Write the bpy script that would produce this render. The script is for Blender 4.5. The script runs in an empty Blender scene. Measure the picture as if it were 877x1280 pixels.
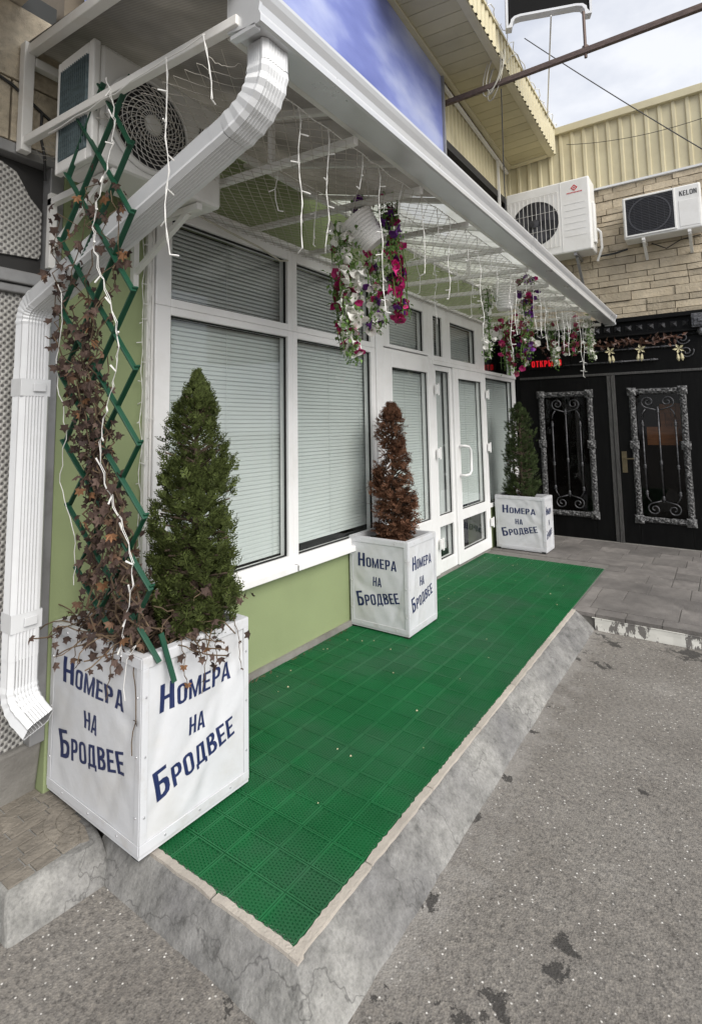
import bpy, bmesh, math, random
from mathutils import Vector, Matrix, noise
R = math.radians
random.seed(7)
rnd, uni = random.random, random.uniform
scene = bpy.context.scene
COL = scene.collection

# ------------------------------------------------------------------ camera
cam_data = bpy.data.cameras.new('camera')
cam = bpy.data.objects.new('camera', cam_data); COL.objects.link(cam)
F_PX, CX, CY, W_PX, H_PX = 683.08, 394.31, 463.07, 877.0, 1280.0
PITCH, YAW, ROLL = R(5.587), R(36.767), R(-0.609)
fw = Vector((math.cos(YAW) * math.cos(PITCH), math.sin(YAW) * math.cos(PITCH), math.sin(PITCH)))
rt = Vector((math.sin(YAW), -math.cos(YAW), 0)); up = rt.cross(fw)
cr, sr = math.cos(ROLL), math.sin(ROLL)
cxv, cyv = rt * cr + up * sr, up * cr - rt * sr
m = Matrix((cxv, cyv, -fw)).transposed().to_4x4(); m.translation = Vector((0, 0, 1.5))
cam.matrix_world = m
cam_data.sensor_fit = 'VERTICAL'; cam_data.sensor_height = 36.0
cam_data.lens = 36.0 * F_PX / H_PX
cam_data.shift_x = (W_PX / 2 - CX) / H_PX
cam_data.shift_y = (CY - H_PX / 2) / H_PX
cam_data.clip_start = 0.05; cam_data.clip_end = 500
scene.camera = cam

# ------------------------------------------------------------------ world, sun, exposure
SUN_EL, SUN_AZ = R(40), R(-112)          # azimuth measured from +X towards +Y
world = bpy.data.worlds.new('World'); scene.world = world; world.use_nodes = True
wn = world.node_tree; wn.nodes.clear()
wo = wn.nodes.new('ShaderNodeOutputWorld'); wb = wn.nodes.new('ShaderNodeBackground')
sky = wn.nodes.new('ShaderNodeTexSky'); sky.sky_type = 'NISHITA'; sky.sun_disc = False
sky.sun_elevation = SUN_EL; sky.sun_rotation = R(90) - SUN_AZ
tc = wn.nodes.new('ShaderNodeTexCoord'); mp = wn.nodes.new('ShaderNodeMapping')
mp.inputs['Scale'].default_value = (1.6, 1.6, 3.2)
nz = wn.nodes.new('ShaderNodeTexNoise'); nz.inputs['Scale'].default_value = 1.7; nz.inputs['Detail'].default_value = 7; nz.inputs['Roughness'].default_value = .55
rp = wn.nodes.new('ShaderNodeValToRGB')
rp.color_ramp.elements[0].position = .4; rp.color_ramp.elements[0].color = (2.85, 3.0, 3.4, 1)
rp.color_ramp.elements[1].position = .6; rp.color_ramp.elements[1].color = (4.3, 4.35, 4.5, 1)
mx = wn.nodes.new('ShaderNodeMixRGB'); mx.inputs[0].default_value = .9
wn.links.new(tc.outputs['Generated'], mp.inputs[0]); wn.links.new(mp.outputs[0], nz.inputs['Vector'])
wn.links.new(nz.outputs['Fac'], rp.inputs[0]); wn.links.new(sky.outputs[0], mx.inputs[1]); wn.links.new(rp.outputs[0], mx.inputs[2])
wn.links.new(mx.outputs[0], wb.inputs[0]); wb.inputs[1].default_value = .1
wn.links.new(wb.outputs[0], wo.inputs[0])
sd = bpy.data.lights.new('sun', 'SUN'); sd.energy = 1.75; sd.angle = R(55); sd.color = (1, .96, .9)
so = bpy.data.objects.new('sun', sd); COL.objects.link(so)
sv = Vector((math.cos(SUN_EL) * math.cos(SUN_AZ), math.cos(SUN_EL) * math.sin(SUN_AZ), math.sin(SUN_EL)))
so.rotation_euler = sv.to_track_quat('Z', 'Y').to_euler(); so.location = (0, -4, 9)
vs = scene.view_settings
vs.view_transform = 'Standard'; vs.look = 'None'; vs.gamma = 1; vs.use_curve_mapping = False
vs.exposure = 1.25
scene.cycles.max_bounces = 7; scene.cycles.transparent_max_bounces = 16
scene.cycles.diffuse_bounces = 4; scene.cycles.glossy_bounces = 3; scene.cycles.transmission_bounces = 6
scene.cycles.use_denoising = True
scene.cycles.sample_clamp_indirect = 6

# ------------------------------------------------------------------ materials
MATS = {}
def nodes(name):
    mt = bpy.data.materials.new(name); mt.use_nodes = True
    nt = mt.node_tree; nt.nodes.clear()
    out = nt.nodes.new('ShaderNodeOutputMaterial')
    MATS[name] = mt
    return mt, nt, out, nt.nodes.new, nt.links.new
def c4(c): return (c[0], c[1], c[2], 1)
def mul(c, k): return tuple(max(0, min(1, x * k)) for x in c)
def noise_node(N, L, pos, scale, detail=4, rough=.55, stretch=None):
    t = N('ShaderNodeTexNoise'); t.inputs['Scale'].default_value = scale; t.inputs['Detail'].default_value = detail; t.inputs['Roughness'].default_value = rough
    if stretch:
        q = N('ShaderNodeMapping'); q.inputs['Scale'].default_value = stretch; L(pos, q.inputs[0]); L(q.outputs[0], t.inputs['Vector'])
    else: L(pos, t.inputs['Vector'])
    return t
def ramp(N, L, src, stops):
    r = N('ShaderNodeValToRGB'); e = r.color_ramp.elements
    while len(e) < len(stops): e.new(.5)
    for k, (p, c) in enumerate(stops): e[k].position = p; e[k].color = c4(c) if len(c) == 3 else c
    L(src, r.inputs[0]); return r
def mixc(N, L, fac, a, b, mode='MIX'):
    x = N('ShaderNodeMixRGB'); x.blend_type = mode
    for s, i in ((fac, 0), (a, 1), (b, 2)):
        if isinstance(s, (int, float)): x.inputs[i].default_value = s
        elif isinstance(s, tuple): x.inputs[i].default_value = c4(s)
        else: L(s, x.inputs[i])
    return x.outputs[0]
def M(name, col, rough=.6, var=.12, scale=6, metal=0, bump=0, bscale=80, dirt=None, dscale=1.5, damt=.5, dpos=.5, rand=0, island=0, spec=.5, stretch=None, trans=0):
    mt, nt, out, N, L = nodes(name)
    g = N('ShaderNodeNewGeometry'); pos = g.outputs['Position']
    b = N('ShaderNodeBsdfPrincipled')
    n1 = noise_node(N, L, pos, scale, 5, .6, stretch)
    cc = ramp(N, L, n1.outputs['Fac'], [(.3, mul(col, 1 - var)), (.7, mul(col, 1 + var))]).outputs[0]
    if dirt:
        n2 = noise_node(N, L, pos, dscale, 7, .65, stretch)
        f = ramp(N, L, n2.outputs['Fac'], [(dpos - .06, (0, 0, 0)), (dpos + .18, (damt, damt, damt))]).outputs[0]
        cc = mixc(N, L, f, cc, tuple(dirt))
    if rand or island:
        src = g.outputs['Random Per Island'] if island else N('ShaderNodeObjectInfo').outputs['Random']
        a = island or rand
        f = ramp(N, L, src, [(0, (1 - a,) * 3), (1, (1 + a,) * 3)]).outputs[0]
        cc = mixc(N, L, 1.0, cc, f, 'MULTIPLY')
    L(cc, b.inputs['Base Color'])
    rr = ramp(N, L, n1.outputs['Fac'], [(.3, (rough * .88,) * 3), (.7, (min(1, rough * 1.12),) * 3)])
    L(rr.outputs[0], b.inputs['Roughness'])
    b.inputs['Metallic'].default_value = metal; b.inputs['Specular IOR Level'].default_value = spec
    if bump:
        n3 = noise_node(N, L, pos, bscale, 4, .6)
        bp = N('ShaderNodeBump'); bp.inputs['Strength'].default_value = bump; bp.inputs['Distance'].default_value = .01
        L(n3.outputs['Fac'], bp.inputs['Height']); L(bp.outputs[0], b.inputs['Normal'])
    if trans:
        t = N('ShaderNodeBsdfTranslucent'); L(cc, t.inputs[0]); ms = N('ShaderNodeMixShader'); ms.inputs[0].default_value = trans
        L(b.outputs[0], ms.inputs[1]); L(t.outputs[0], ms.inputs[2]); L(ms.outputs[0], out.inputs[0])
    else: L(b.outputs[0], out.inputs[0])
    return mt

M('green_wall', (.25, .3, .15), .8, .05, 3, bump=.12, bscale=140, dirt=(.2, .23, .12), dscale=1.2, damt=.35, dpos=.52)
M('white_pvc', (.83, .825, .82), .32, .02, 3, dirt=(.62, .6, .56), dscale=4, damt=.35, dpos=.56)
M('white_metal', (.66, .67, .68), .33, .03, 4, dirt=(.5, .5, .5), dscale=3, damt=.35, dpos=.55, spec=.6)
M('gutter_metal', (.66, .67, .68), .3, .03, 4, metal=.35, dirt=(.45, .45, .45), dscale=4, damt=.3, dpos=.55)
M('white_tube', (.76, .75, .72), .45, .04, 6, dirt=(.5, .43, .35), dscale=6, damt=.45, dpos=.6)
M('vinyl', (.59, .6, .62), .42, .02, 3, bump=.45, bscale=6, dirt=(.5, .485, .45), dscale=4, damt=.45, dpos=.55)
M('vinyl_trim', (.58, .59, .61), .4, .03, 3, dirt=(.38, .35, .31), dscale=9, damt=.55, dpos=.57)
M('navy_print', (.012, .022, .085), .5, .08, 20)
M('rivet', (.6, .6, .62), .3, .03, 5, metal=.6)
M('soil', (.045, .03, .02), .95, .4, 30, bump=1, bscale=60)
M('dark_gap', (.01, .01, .01), .8, .1)
M('mat_green', (.01, .122, .038), .5, .12, 5, rand=.07, dirt=(.05, .11, .07), dscale=1.5, damt=.6, dpos=.5, spec=.35)
M('edging', (.42, .38, .33), .9, .12, 12, bump=.6, bscale=120, rand=.1, dirt=(.2, .18, .16), dscale=6, damt=.5, dpos=.55)
M('slab', (.165, .152, .142), .85, .2, 9, bump=.5, bscale=70, rand=.2, dirt=(.085, .078, .074), dscale=2.2, damt=.75, dpos=.47)
M('step_paver', (.2, .178, .148), .9, .3, 20, bump=1, bscale=60, rand=.08, dirt=(.085, .074, .06), dscale=5, damt=.6, dpos=.5)
M('bed', (.15, .142, .13), .95, .2, 20)
M('conc_tan', (.5, .435, .33), .9, .22, 30, bump=.7, bscale=130, rand=.1, dirt=(.13, .09, .06), dscale=2.2, damt=.75, dpos=.54)
M('conc_soffit', (.52, .47, .39), .9, .12, 4, bump=.3, bscale=60, dirt=(.14, .085, .05), dscale=2.0, damt=.7, dpos=.53)
M('plinth', (.24, .23, .21), .9, .15, 5, bump=.4, bscale=60, dirt=(.1, .09, .08), dscale=3, damt=.6, dpos=.5)
M('grey_frame', (.3, .3, .3), .45, .08, 5, metal=.4, dirt=(.15, .14, .13), dscale=6, damt=.5, dpos=.55)
M('torn_sheet', (.028, .027, .026), .75, .2, 8)
M('ac_white', (.74, .735, .71), .45, .03, 3, dirt=(.45, .43, .38), dscale=3, damt=.35, dpos=.55)
M('ac_dark', (.018, .018, .02), .5, .2, 10)
M('ac_grille_white', (.6, .59, .56), .5, .05, 5)
M('ac_fan', (.05, .05, .055), .4, .1, 5)
M('fins', (.16, .21, .225), .4, .3, 14, metal=.5, stretch=(1, 1, 6))
M('logo_red', (.55, .02, .03), .5, .05)
M('logo_black', (.03, .03, .03), .5, .05)
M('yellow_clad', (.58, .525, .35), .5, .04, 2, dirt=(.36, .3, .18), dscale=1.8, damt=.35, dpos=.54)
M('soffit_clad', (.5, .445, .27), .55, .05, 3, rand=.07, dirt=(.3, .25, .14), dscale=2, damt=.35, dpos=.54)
M('stone', (.48, .41, .3), .85, .16, 20, bump=1, bscale=38, rand=.2, dirt=(.3, .24, .16), dscale=5, damt=.5, dpos=.5)
M('mortar', (.14, .115, .085), .95, .15, 20)
M('black_wood', (.004, .004, .004), .5, .35, 4, spec=.12, stretch=(8, 8, 1))
M('door_edge', (.07, .068, .065), .5, .5, 9, metal=.4, stretch=(14, 14, 1.5))
M('iron', (.1, .1, .105), .4, .7, 40, metal=.75, bump=.4, bscale=160)
M('ornate', (.03, .03, .031), .45, .8, 55, metal=.4, bump=1, bscale=90, dirt=(.38, .38, .38), dscale=42, damt=.85, dpos=.5)
M('brass', (.16, .13, .08), .4, .3, 20, metal=.8)
M('interior_wood', (.3, .13, .05), .5, .25, 5, stretch=(1, 1, 8))
M('interior_dark', (.012, .009, .008), .8, .3, 3)
M('trellis', (.005, .055, .028), .45, .12, 8)
M('ivy_stem', (.11, .075, .045), .9, .3, 20)
for k, c in enumerate(((.085, .058, .048), (.125, .075, .05), (.062, .046, .042), (.24, .125, .065))):
    M('ivy_leaf_%d' % k, c, .8, .35, 40, rand=.3, island=0 if k else .45, trans=.15, spec=.15)
M('thuja', (.078, .1, .028), .7, .2, 12, island=.55, spec=.25, trans=.15)
M('thuja_dark', (.045, .065, .022), .7, .2, 12, island=.5, spec=.25, trans=.12)
M('thuja_dead', (.155, .078, .047), .85, .25, 12, island=.5, spec=.15, trans=.12)
M('bark', (.1, .07, .05), .9, .3, 20)
M('basket_white', (.86, .85, .83), .45, .03, 5)
M('petunia_leaf', (.12, .22, .05), .6, .2, 20, island=.4, trans=.2)
M('petal_white', (.88, .87, .82), .6, .05, 20, rand=.06, trans=.2)
M('petal_magenta', (.5, .018, .16), .6, .15, 20, rand=.3, trans=.2)
M('petal_purple', (.12, .02, .2), .6, .15, 20, rand=.35, trans=.2)
M('petal_wine', (.2, .012, .05), .6, .2, 20, rand=.3, trans=.15)
M('flower_throat', (.45, .46, .15), .6, .1, 20)
M('wire_white', (.75, .74, .71), .5, .03, 6)
M('net_string', (.42, .39, .34), .7, .1, 8)
M('cable_black', (.02, .02, .02), .6, .1)
M('cable_pale', (.5, .48, .4), .6, .08)
M('rust_steel', (.13, .095, .08), .6, .35, 10, metal=.5, stretch=(2, 2, 8))
M('sign_black', (.006, .006, .006), .6, .2, 6, spec=.1)
M('garland', (.075, .032, .018), .5, .4, 30, rand=.5, spec=.6)
M('garland_pale', (.5, .45, .28), .6, .1, 20, rand=.1)
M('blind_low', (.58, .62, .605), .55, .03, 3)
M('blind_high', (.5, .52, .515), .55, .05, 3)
M('room_dark', (.03, .032, .032), .9, .1)

def special():
    # asphalt with pale aggregate, worn patches and oily cracks
    mt, nt, out, N, L = nodes('asphalt')
    pos = N('ShaderNodeNewGeometry').outputs['Position']; b = N('ShaderNodeBsdfPrincipled')
    n1 = noise_node(N, L, pos, 1.3, 9, .68); n2 = noise_node(N, L, pos, 60, 6, .78)
    base = ramp(N, L, n1.outputs['Fac'], [(.3, (.115, .104, .094)), (.45, (.158, .146, .133)), (.6, (.188, .176, .162)), (.72, (.24, .228, .212))]).outputs[0]
    fine = ramp(N, L, n2.outputs['Fac'], [(.34, (.42, .41, .4)), (.46, (.93, .93, .93)), (.68, (1.38, 1.36, 1.32))]).outputs[0]
    cc = mixc(N, L, 1.0, base, fine, 'MULTIPLY')
    v0 = N('ShaderNodeTexVoronoi'); v0.inputs['Scale'].default_value = 130; L(pos, v0.inputs['Vector'])
    st = ramp(N, L, v0.outputs['Color'], [(.1, (.72, .72, .72)), (.8, (1.2, 1.19, 1.16))]).outputs[0]
    cc = mixc(N, L, .8, cc, st, 'MULTIPLY')
    v = N('ShaderNodeTexVoronoi'); v.inputs['Scale'].default_value = 42; v.inputs['Randomness'].default_value = 1
    L(pos, v.inputs['Vector'])
    sp = ramp(N, L, v.outputs['Distance'], [(.08, (1, 1, 1)), (.17, (0, 0, 0))]).outputs[0]
    pick = ramp(N, L, v.outputs['Color'], [(.4, (0, 0, 0)), (.52, (1, 1, 1))]).outputs[0]
    f = mixc(N, L, 1.0, sp, pick, 'MULTIPLY')
    cc = mixc(N, L, f, cc, (.66, .64, .6))
    # cement dust smeared along the kerb foot
    sx = N('ShaderNodeSeparateXYZ'); L(pos, sx.inputs[0]); nd = noise_node(N, L, pos, 7, 7, .7)
    mr = N('ShaderNodeMapRange'); mr.inputs['From Min'].default_value = .62; mr.inputs['From Max'].default_value = .93; mr.inputs['To Min'].default_value = 0; mr.inputs['To Max'].default_value = .42; L(sx.outputs[1], mr.inputs['Value'])
    mq = N('ShaderNodeMapRange'); mq.inputs['From Min'].default_value = 1.2; mq.inputs['From Max'].default_value = 1.5; L(sx.outputs[0], mq.inputs['Value']); mm = N('ShaderNodeMath'); mm.operation = 'MULTIPLY'; L(mr.outputs[0], mm.inputs[0]); L(mq.outputs[0], mm.inputs[1])
    da = N('ShaderNodeMath'); da.operation = 'ADD'; L(mm.outputs[0], da.inputs[0]); L(nd.outputs['Fac'], da.inputs[1])
    cc = mixc(N, L, ramp(N, L, da.outputs[0], [(.76, (0, 0, 0)), (.96, (.5, .5, .5))]).outputs[0], cc, (.3, .285, .265))
    # stains: dark patches of bitumen with a shape of their own
    acc = None
    for (x, y, r) in ((1.95, .50, .1), (1.85, .52, .09), (1.99, .60, .08), (1.64, .62, .13), (1.53, .70, .12), (1.44, .82, .09), (4.72, .90, .16), (4.62, .76, .16), (4.78, .55, .2), (4.72, .3, .28), (4.17, .78, .14), (.93, 1.84, .12), (.55, 1.6, .2), (1.19, 1.25, .08), (1.24, 1.5, .05), (2.3, .91, .06), (3.1, .92, .06), (3.9, .92, .06), (2.9, .4, .05)) + tuple((1.3 + .31 * q + .13 * math.sin(q * 5), .915 + .015 * math.sin(q * 3), .06 + .03 * math.sin(q * 7)) for q in range(12)):
        d = N('ShaderNodeVectorMath'); d.operation = 'DISTANCE'; L(pos, d.inputs[0]); d.inputs[1].default_value = (x, y, -.12)
        q = N('ShaderNodeMapRange'); q.inputs['From Min'].default_value = 0; q.inputs['From Max'].default_value = r; q.inputs['To Min'].default_value = .5; q.inputs['To Max'].default_value = 0
        L(d.outputs['Value'], q.inputs['Value'])
        if acc is None: acc = q.outputs[0]
        else:
            a = N('ShaderNodeMath'); a.operation = 'MAXIMUM'; L(acc, a.inputs[0]); L(q.outputs[0], a.inputs[1]); acc = a.outputs[0]
    n3 = noise_node(N, L, pos, 16, 8, .75)
    wv_ = N('ShaderNodeVectorMath'); wv_.operation = 'SCALE'; wv_.inputs['Scale'].default_value = .16; L(n3.outputs['Color'], wv_.inputs[0])
    wa_ = N('ShaderNodeVectorMath'); wa_.operation = 'ADD'; L(pos, wa_.inputs[0]); L(wv_.outputs[0], wa_.inputs[1])
    ve = N('ShaderNodeTexVoronoi'); ve.feature = 'DISTANCE_TO_EDGE'; ve.inputs['Scale'].default_value = 5.5; L(wa_.outputs[0], ve.inputs['Vector'])
    er = N('ShaderNodeMapRange'); er.inputs['From Max'].default_value = .16; er.inputs['To Min'].default_value = .3; er.inputs['To Max'].default_value = -.06; L(ve.outputs['Distance'], er.inputs['Value'])
    a0 = N('ShaderNodeMath'); a0.operation = 'MULTIPLY_ADD'; L(n3.outputs['Fac'], a0.inputs[0]); a0.inputs[1].default_value = .45; L(er.outputs[0], a0.inputs[2])
    a = N('ShaderNodeMath'); a.operation = 'ADD'; L(acc, a.inputs[0]); L(a0.outputs[0], a.inputs[1])
    f = ramp(N, L, a.outputs[0], [(.715, (0, 0, 0)), (.75, (.85, .85, .85))]).outputs[0]
    cc = mixc(N, L, f, cc, (.028, .026, .024))
    L(cc, b.inputs['Base Color'])
    L(ramp(N, L, n2.outputs['Fac'], [(.3, (.75,) * 3), (.7, (.95,) * 3)]).outputs[0], b.inputs['Roughness'])
    bp = N('ShaderNodeBump'); bp.inputs['Strength'].default_value = .5; bp.inputs['Distance'].default_value = .005
    ad = N('ShaderNodeMath'); ad.operation = 'ADD'; L(n2.outputs['Fac'], ad.inputs[0]); L(v0.outputs['Distance'], ad.inputs[1])
    L(ad.outputs[0], bp.inputs['Height']); L(bp.outputs[0], b.inputs['Normal'])
    L(b.outputs[0], out.inputs[0])
    # trowelled kerb concrete with hairline cracks
    mt, nt, out, N, L = nodes('kerb_concrete')
    pos = N('ShaderNodeNewGeometry').outputs['Position']; b = N('ShaderNodeBsdfPrincipled')
    n1 = noise_node(N, L, pos, 11, 12, .74, (1, 1.5, 1.0)); n2 = noise_node(N, L, pos, 90, 5, .7); n4 = noise_node(N, L, pos, 1.6, 4, .6)
    cc = ramp(N, L, n1.outputs['Fac'], [(.3, (.1, .098, .094)), (.43, (.2, .197, .19)), (.54, (.265, .26, .252)), (.68, (.34, .335, .325))]).outputs[0]
    cc = mixc(N, L, 1.0, cc, ramp(N, L, n4.outputs['Fac'], [(.35, (.6, .6, .61)), (.65, (1.08, 1.08, 1.05))]).outputs[0], 'MULTIPLY')
    cc = mixc(N, L, 1.0, cc, ramp(N, L, n2.outputs['Fac'], [(.3, (.72, .72, .72)), (.5, (1, 1, 1)), (.7, (1.15, 1.15, 1.13))]).outputs[0], 'MULTIPLY')
    v = N('ShaderNodeTexVoronoi'); v.feature = 'DISTANCE_TO_EDGE'; v.inputs['Scale'].default_value = 1.6
    w = noise_node(N, L, pos, 6, 4); wm = N('ShaderNodeVectorMath'); wm.operation = 'SCALE'; wm.inputs['Scale'].default_value = .3; L(w.outputs['Color'], wm.inputs[0])
    wa = N('ShaderNodeVectorMath'); wa.operation = 'ADD'; L(pos, wa.inputs[0]); L(wm.outputs[0], wa.inputs[1]); L(wa.outputs[0], v.inputs['Vector'])
    f = ramp(N, L, v.outputs['Distance'], [(.0015, (.75, .75, .75)), (.005, (0, 0, 0))]).outputs[0]
    cc = mixc(N, L, f, cc, (.07, .068, .065)); L(cc, b.inputs['Base Color']); b.inputs['Roughness'].default_value = .85
    bp = N('ShaderNodeBump'); bp.inputs['Strength'].default_value = .45; bp.inputs['Distance'].default_value = .01
    ad = N('ShaderNodeMath'); ad.operation = 'ADD'; L(n1.outputs['Fac'], ad.inputs[0]); L(n2.outputs['Fac'], ad.inputs[1]); L(ad.outputs[0], bp.inputs['Height']); L(bp.outputs[0], b.inputs['Normal'])
    L(b.outputs[0], out.inputs[0])
    # riser with peeling whitewash
    mt, nt, out, N, L = nodes('peeling_white')
    pos = N('ShaderNodeNewGeometry').outputs['Position']; b = N('ShaderNodeBsdfPrincipled')
    n1 = noise_node(N, L, pos, 26, 5, .7, (1, 1, .35)); n2 = noise_node(N, L, pos, 6, 4)
    a = N('ShaderNodeMath'); a.operation = 'ADD'; L(n1.outputs['Fac'], a.inputs[0]); L(n2.outputs['Fac'], a.inputs[1])
    f = ramp(N, L, a.outputs[0], [(.985, (0, 0, 0)), (1.02, (1, 1, 1))]).outputs[0]
    L(mixc(N, L, f, (.17, .16, .15), (.66, .65, .6)), b.inputs['Base Color']); b.inputs['Roughness'].default_value = .9
    L(b.outputs[0], out.inputs[0])
    # woven lattice (pale strips over dark holes)
    mt, nt, out, N, L = nodes('woven')
    pos = N('ShaderNodeNewGeometry').outputs['Position']; b = N('ShaderNodeBsdfPrincipled')
    sx = N('ShaderNodeSeparateXYZ'); L(pos, sx.inputs[0])
    def math2(op, a, bb):
        q = N('ShaderNodeMath'); q.operation = op
        for s, i in ((a, 0), (bb, 1)):
            if isinstance(s, (int, float)): q.inputs[i].default_value = s
            else: L(s, q.inputs[i])
        return q.outputs[0]
    u = math2('MULTIPLY', sx.outputs[0], 2 * math.pi / .030); vv = math2('MULTIPLY', sx.outputs[2], 2 * math.pi / .030)
    s = math2('MULTIPLY', math2('SINE', u, 0), math2('SINE', vv, 0))
    su = math2('ABSOLUTE', math2('SINE', math2('MULTIPLY', u, .5), 0), 0)
    cc = ramp(N, L, s, [(0.0, (.46, .45, .42)), (.16, (.44, .43, .41)), (.26, (.15, .145, .14)), (1, (.12, .115, .11))]).outputs[0]
    nn = noise_node(N, L, pos, 5, 5); cc = mixc(N, L, 1.0, cc, ramp(N, L, nn.outputs['Fac'], [(.3, (.8, .8, .8)), (.7, (1.1, 1.1, 1.1))]).outputs[0], 'MULTIPLY')
    L(cc, b.inputs['Base Color']); b.inputs['Roughness'].default_value = .6
    bp = N('ShaderNodeBump'); bp.inputs['Strength'].default_value = .8; bp.inputs['Distance'].default_value = .004; bp.invert = True; L(s, bp.inputs['Height']); L(bp.outputs[0], b.inputs['Normal'])
    L(b.outputs[0], out.inputs[0])
    # window glass
    for nm, tint, ior in (('glass', (.975, .985, .98), 1.6), ('glass_dark', (.7, .68, .66), 1.3)):
        mt, nt, out, N, L = nodes(nm)
        t = N('ShaderNodeBsdfTransparent'); t.inputs[0].default_value = c4(tint)
        gl = N('ShaderNodeBsdfGlossy'); gl.inputs['Roughness'].default_value = .02; gl.inputs[0].default_value = (1, 1, 1, 1)
        fr = N('ShaderNodeFresnel'); fr.inputs[0].default_value = ior
        gq = N('ShaderNodeNewGeometry'); iv = N('ShaderNodeMath'); iv.operation = 'SUBTRACT'; iv.inputs[0].default_value = 1; L(gq.outputs['Backfacing'], iv.inputs[1]); mf = N('ShaderNodeMath'); mf.operation = 'MULTIPLY'; L(fr.outputs[0], mf.inputs[0]); L(iv.outputs[0], mf.inputs[1])
        ms = N('ShaderNodeMixShader'); L(mf.outputs[0], ms.inputs[0]); L(t.outputs[0], ms.inputs[1]); L(gl.outputs[0], ms.inputs[2]); L(ms.outputs[0], out.inputs[0])
    # twin-wall polycarbonate: dirty sheets, overhead shade added to their colour, and clearer ones
    for nm, c0, c1, c2, tf in (('polycarbonate_dirty_shaded', (.14, .13, .11), (.24, .225, .195), (.34, .32, .285), .1), ('polycarbonate', (.55, .55, .51), (.7, .7, .66), (.8, .8, .77), .4)):
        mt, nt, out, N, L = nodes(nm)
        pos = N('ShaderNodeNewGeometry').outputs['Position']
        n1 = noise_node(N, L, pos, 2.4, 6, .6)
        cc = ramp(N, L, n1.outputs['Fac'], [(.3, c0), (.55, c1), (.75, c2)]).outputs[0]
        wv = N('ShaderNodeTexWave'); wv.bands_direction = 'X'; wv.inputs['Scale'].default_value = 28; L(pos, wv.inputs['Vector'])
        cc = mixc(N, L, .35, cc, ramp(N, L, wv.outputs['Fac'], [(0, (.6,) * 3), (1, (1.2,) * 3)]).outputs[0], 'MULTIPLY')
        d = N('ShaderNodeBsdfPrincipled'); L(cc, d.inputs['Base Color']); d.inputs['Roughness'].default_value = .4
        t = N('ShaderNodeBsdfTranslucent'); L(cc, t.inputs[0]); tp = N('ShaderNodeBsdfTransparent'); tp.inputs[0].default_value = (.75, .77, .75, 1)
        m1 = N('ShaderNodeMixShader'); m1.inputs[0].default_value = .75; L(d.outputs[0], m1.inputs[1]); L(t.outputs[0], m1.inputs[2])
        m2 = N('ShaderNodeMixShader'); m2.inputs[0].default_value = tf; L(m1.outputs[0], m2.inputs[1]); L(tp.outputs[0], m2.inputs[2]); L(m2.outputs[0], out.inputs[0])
    # banner printed with a blue sky
    mt, nt, out, N, L = nodes('banner_print')
    pos = N('ShaderNodeNewGeometry').outputs['Position']; b = N('ShaderNodeBsdfPrincipled')
    n1 = noise_node(N, L, pos, .9, 4, .5, (1, 1, 2.2))
    cc = ramp(N, L, n1.outputs['Fac'], [(.3, (.12, .15, .4)), (.48, (.2, .24, .54)), (.6, (.36, .41, .67)), (.75, (.58, .62, .77))]).outputs[0]
    L(cc, b.inputs['Base Color']); b.inputs['Roughness'].default_value = .3
    L(b.outputs[0], out.inputs[0])
    # red LED letters
    mt, nt, out, N, L = nodes('led_red')
    e = N('ShaderNodeEmission'); e.inputs[0].default_value = (1, .02, .03, 1); e.inputs[1].default_value = .26; L(e.outputs[0], out.inputs[0])
special()

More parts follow.
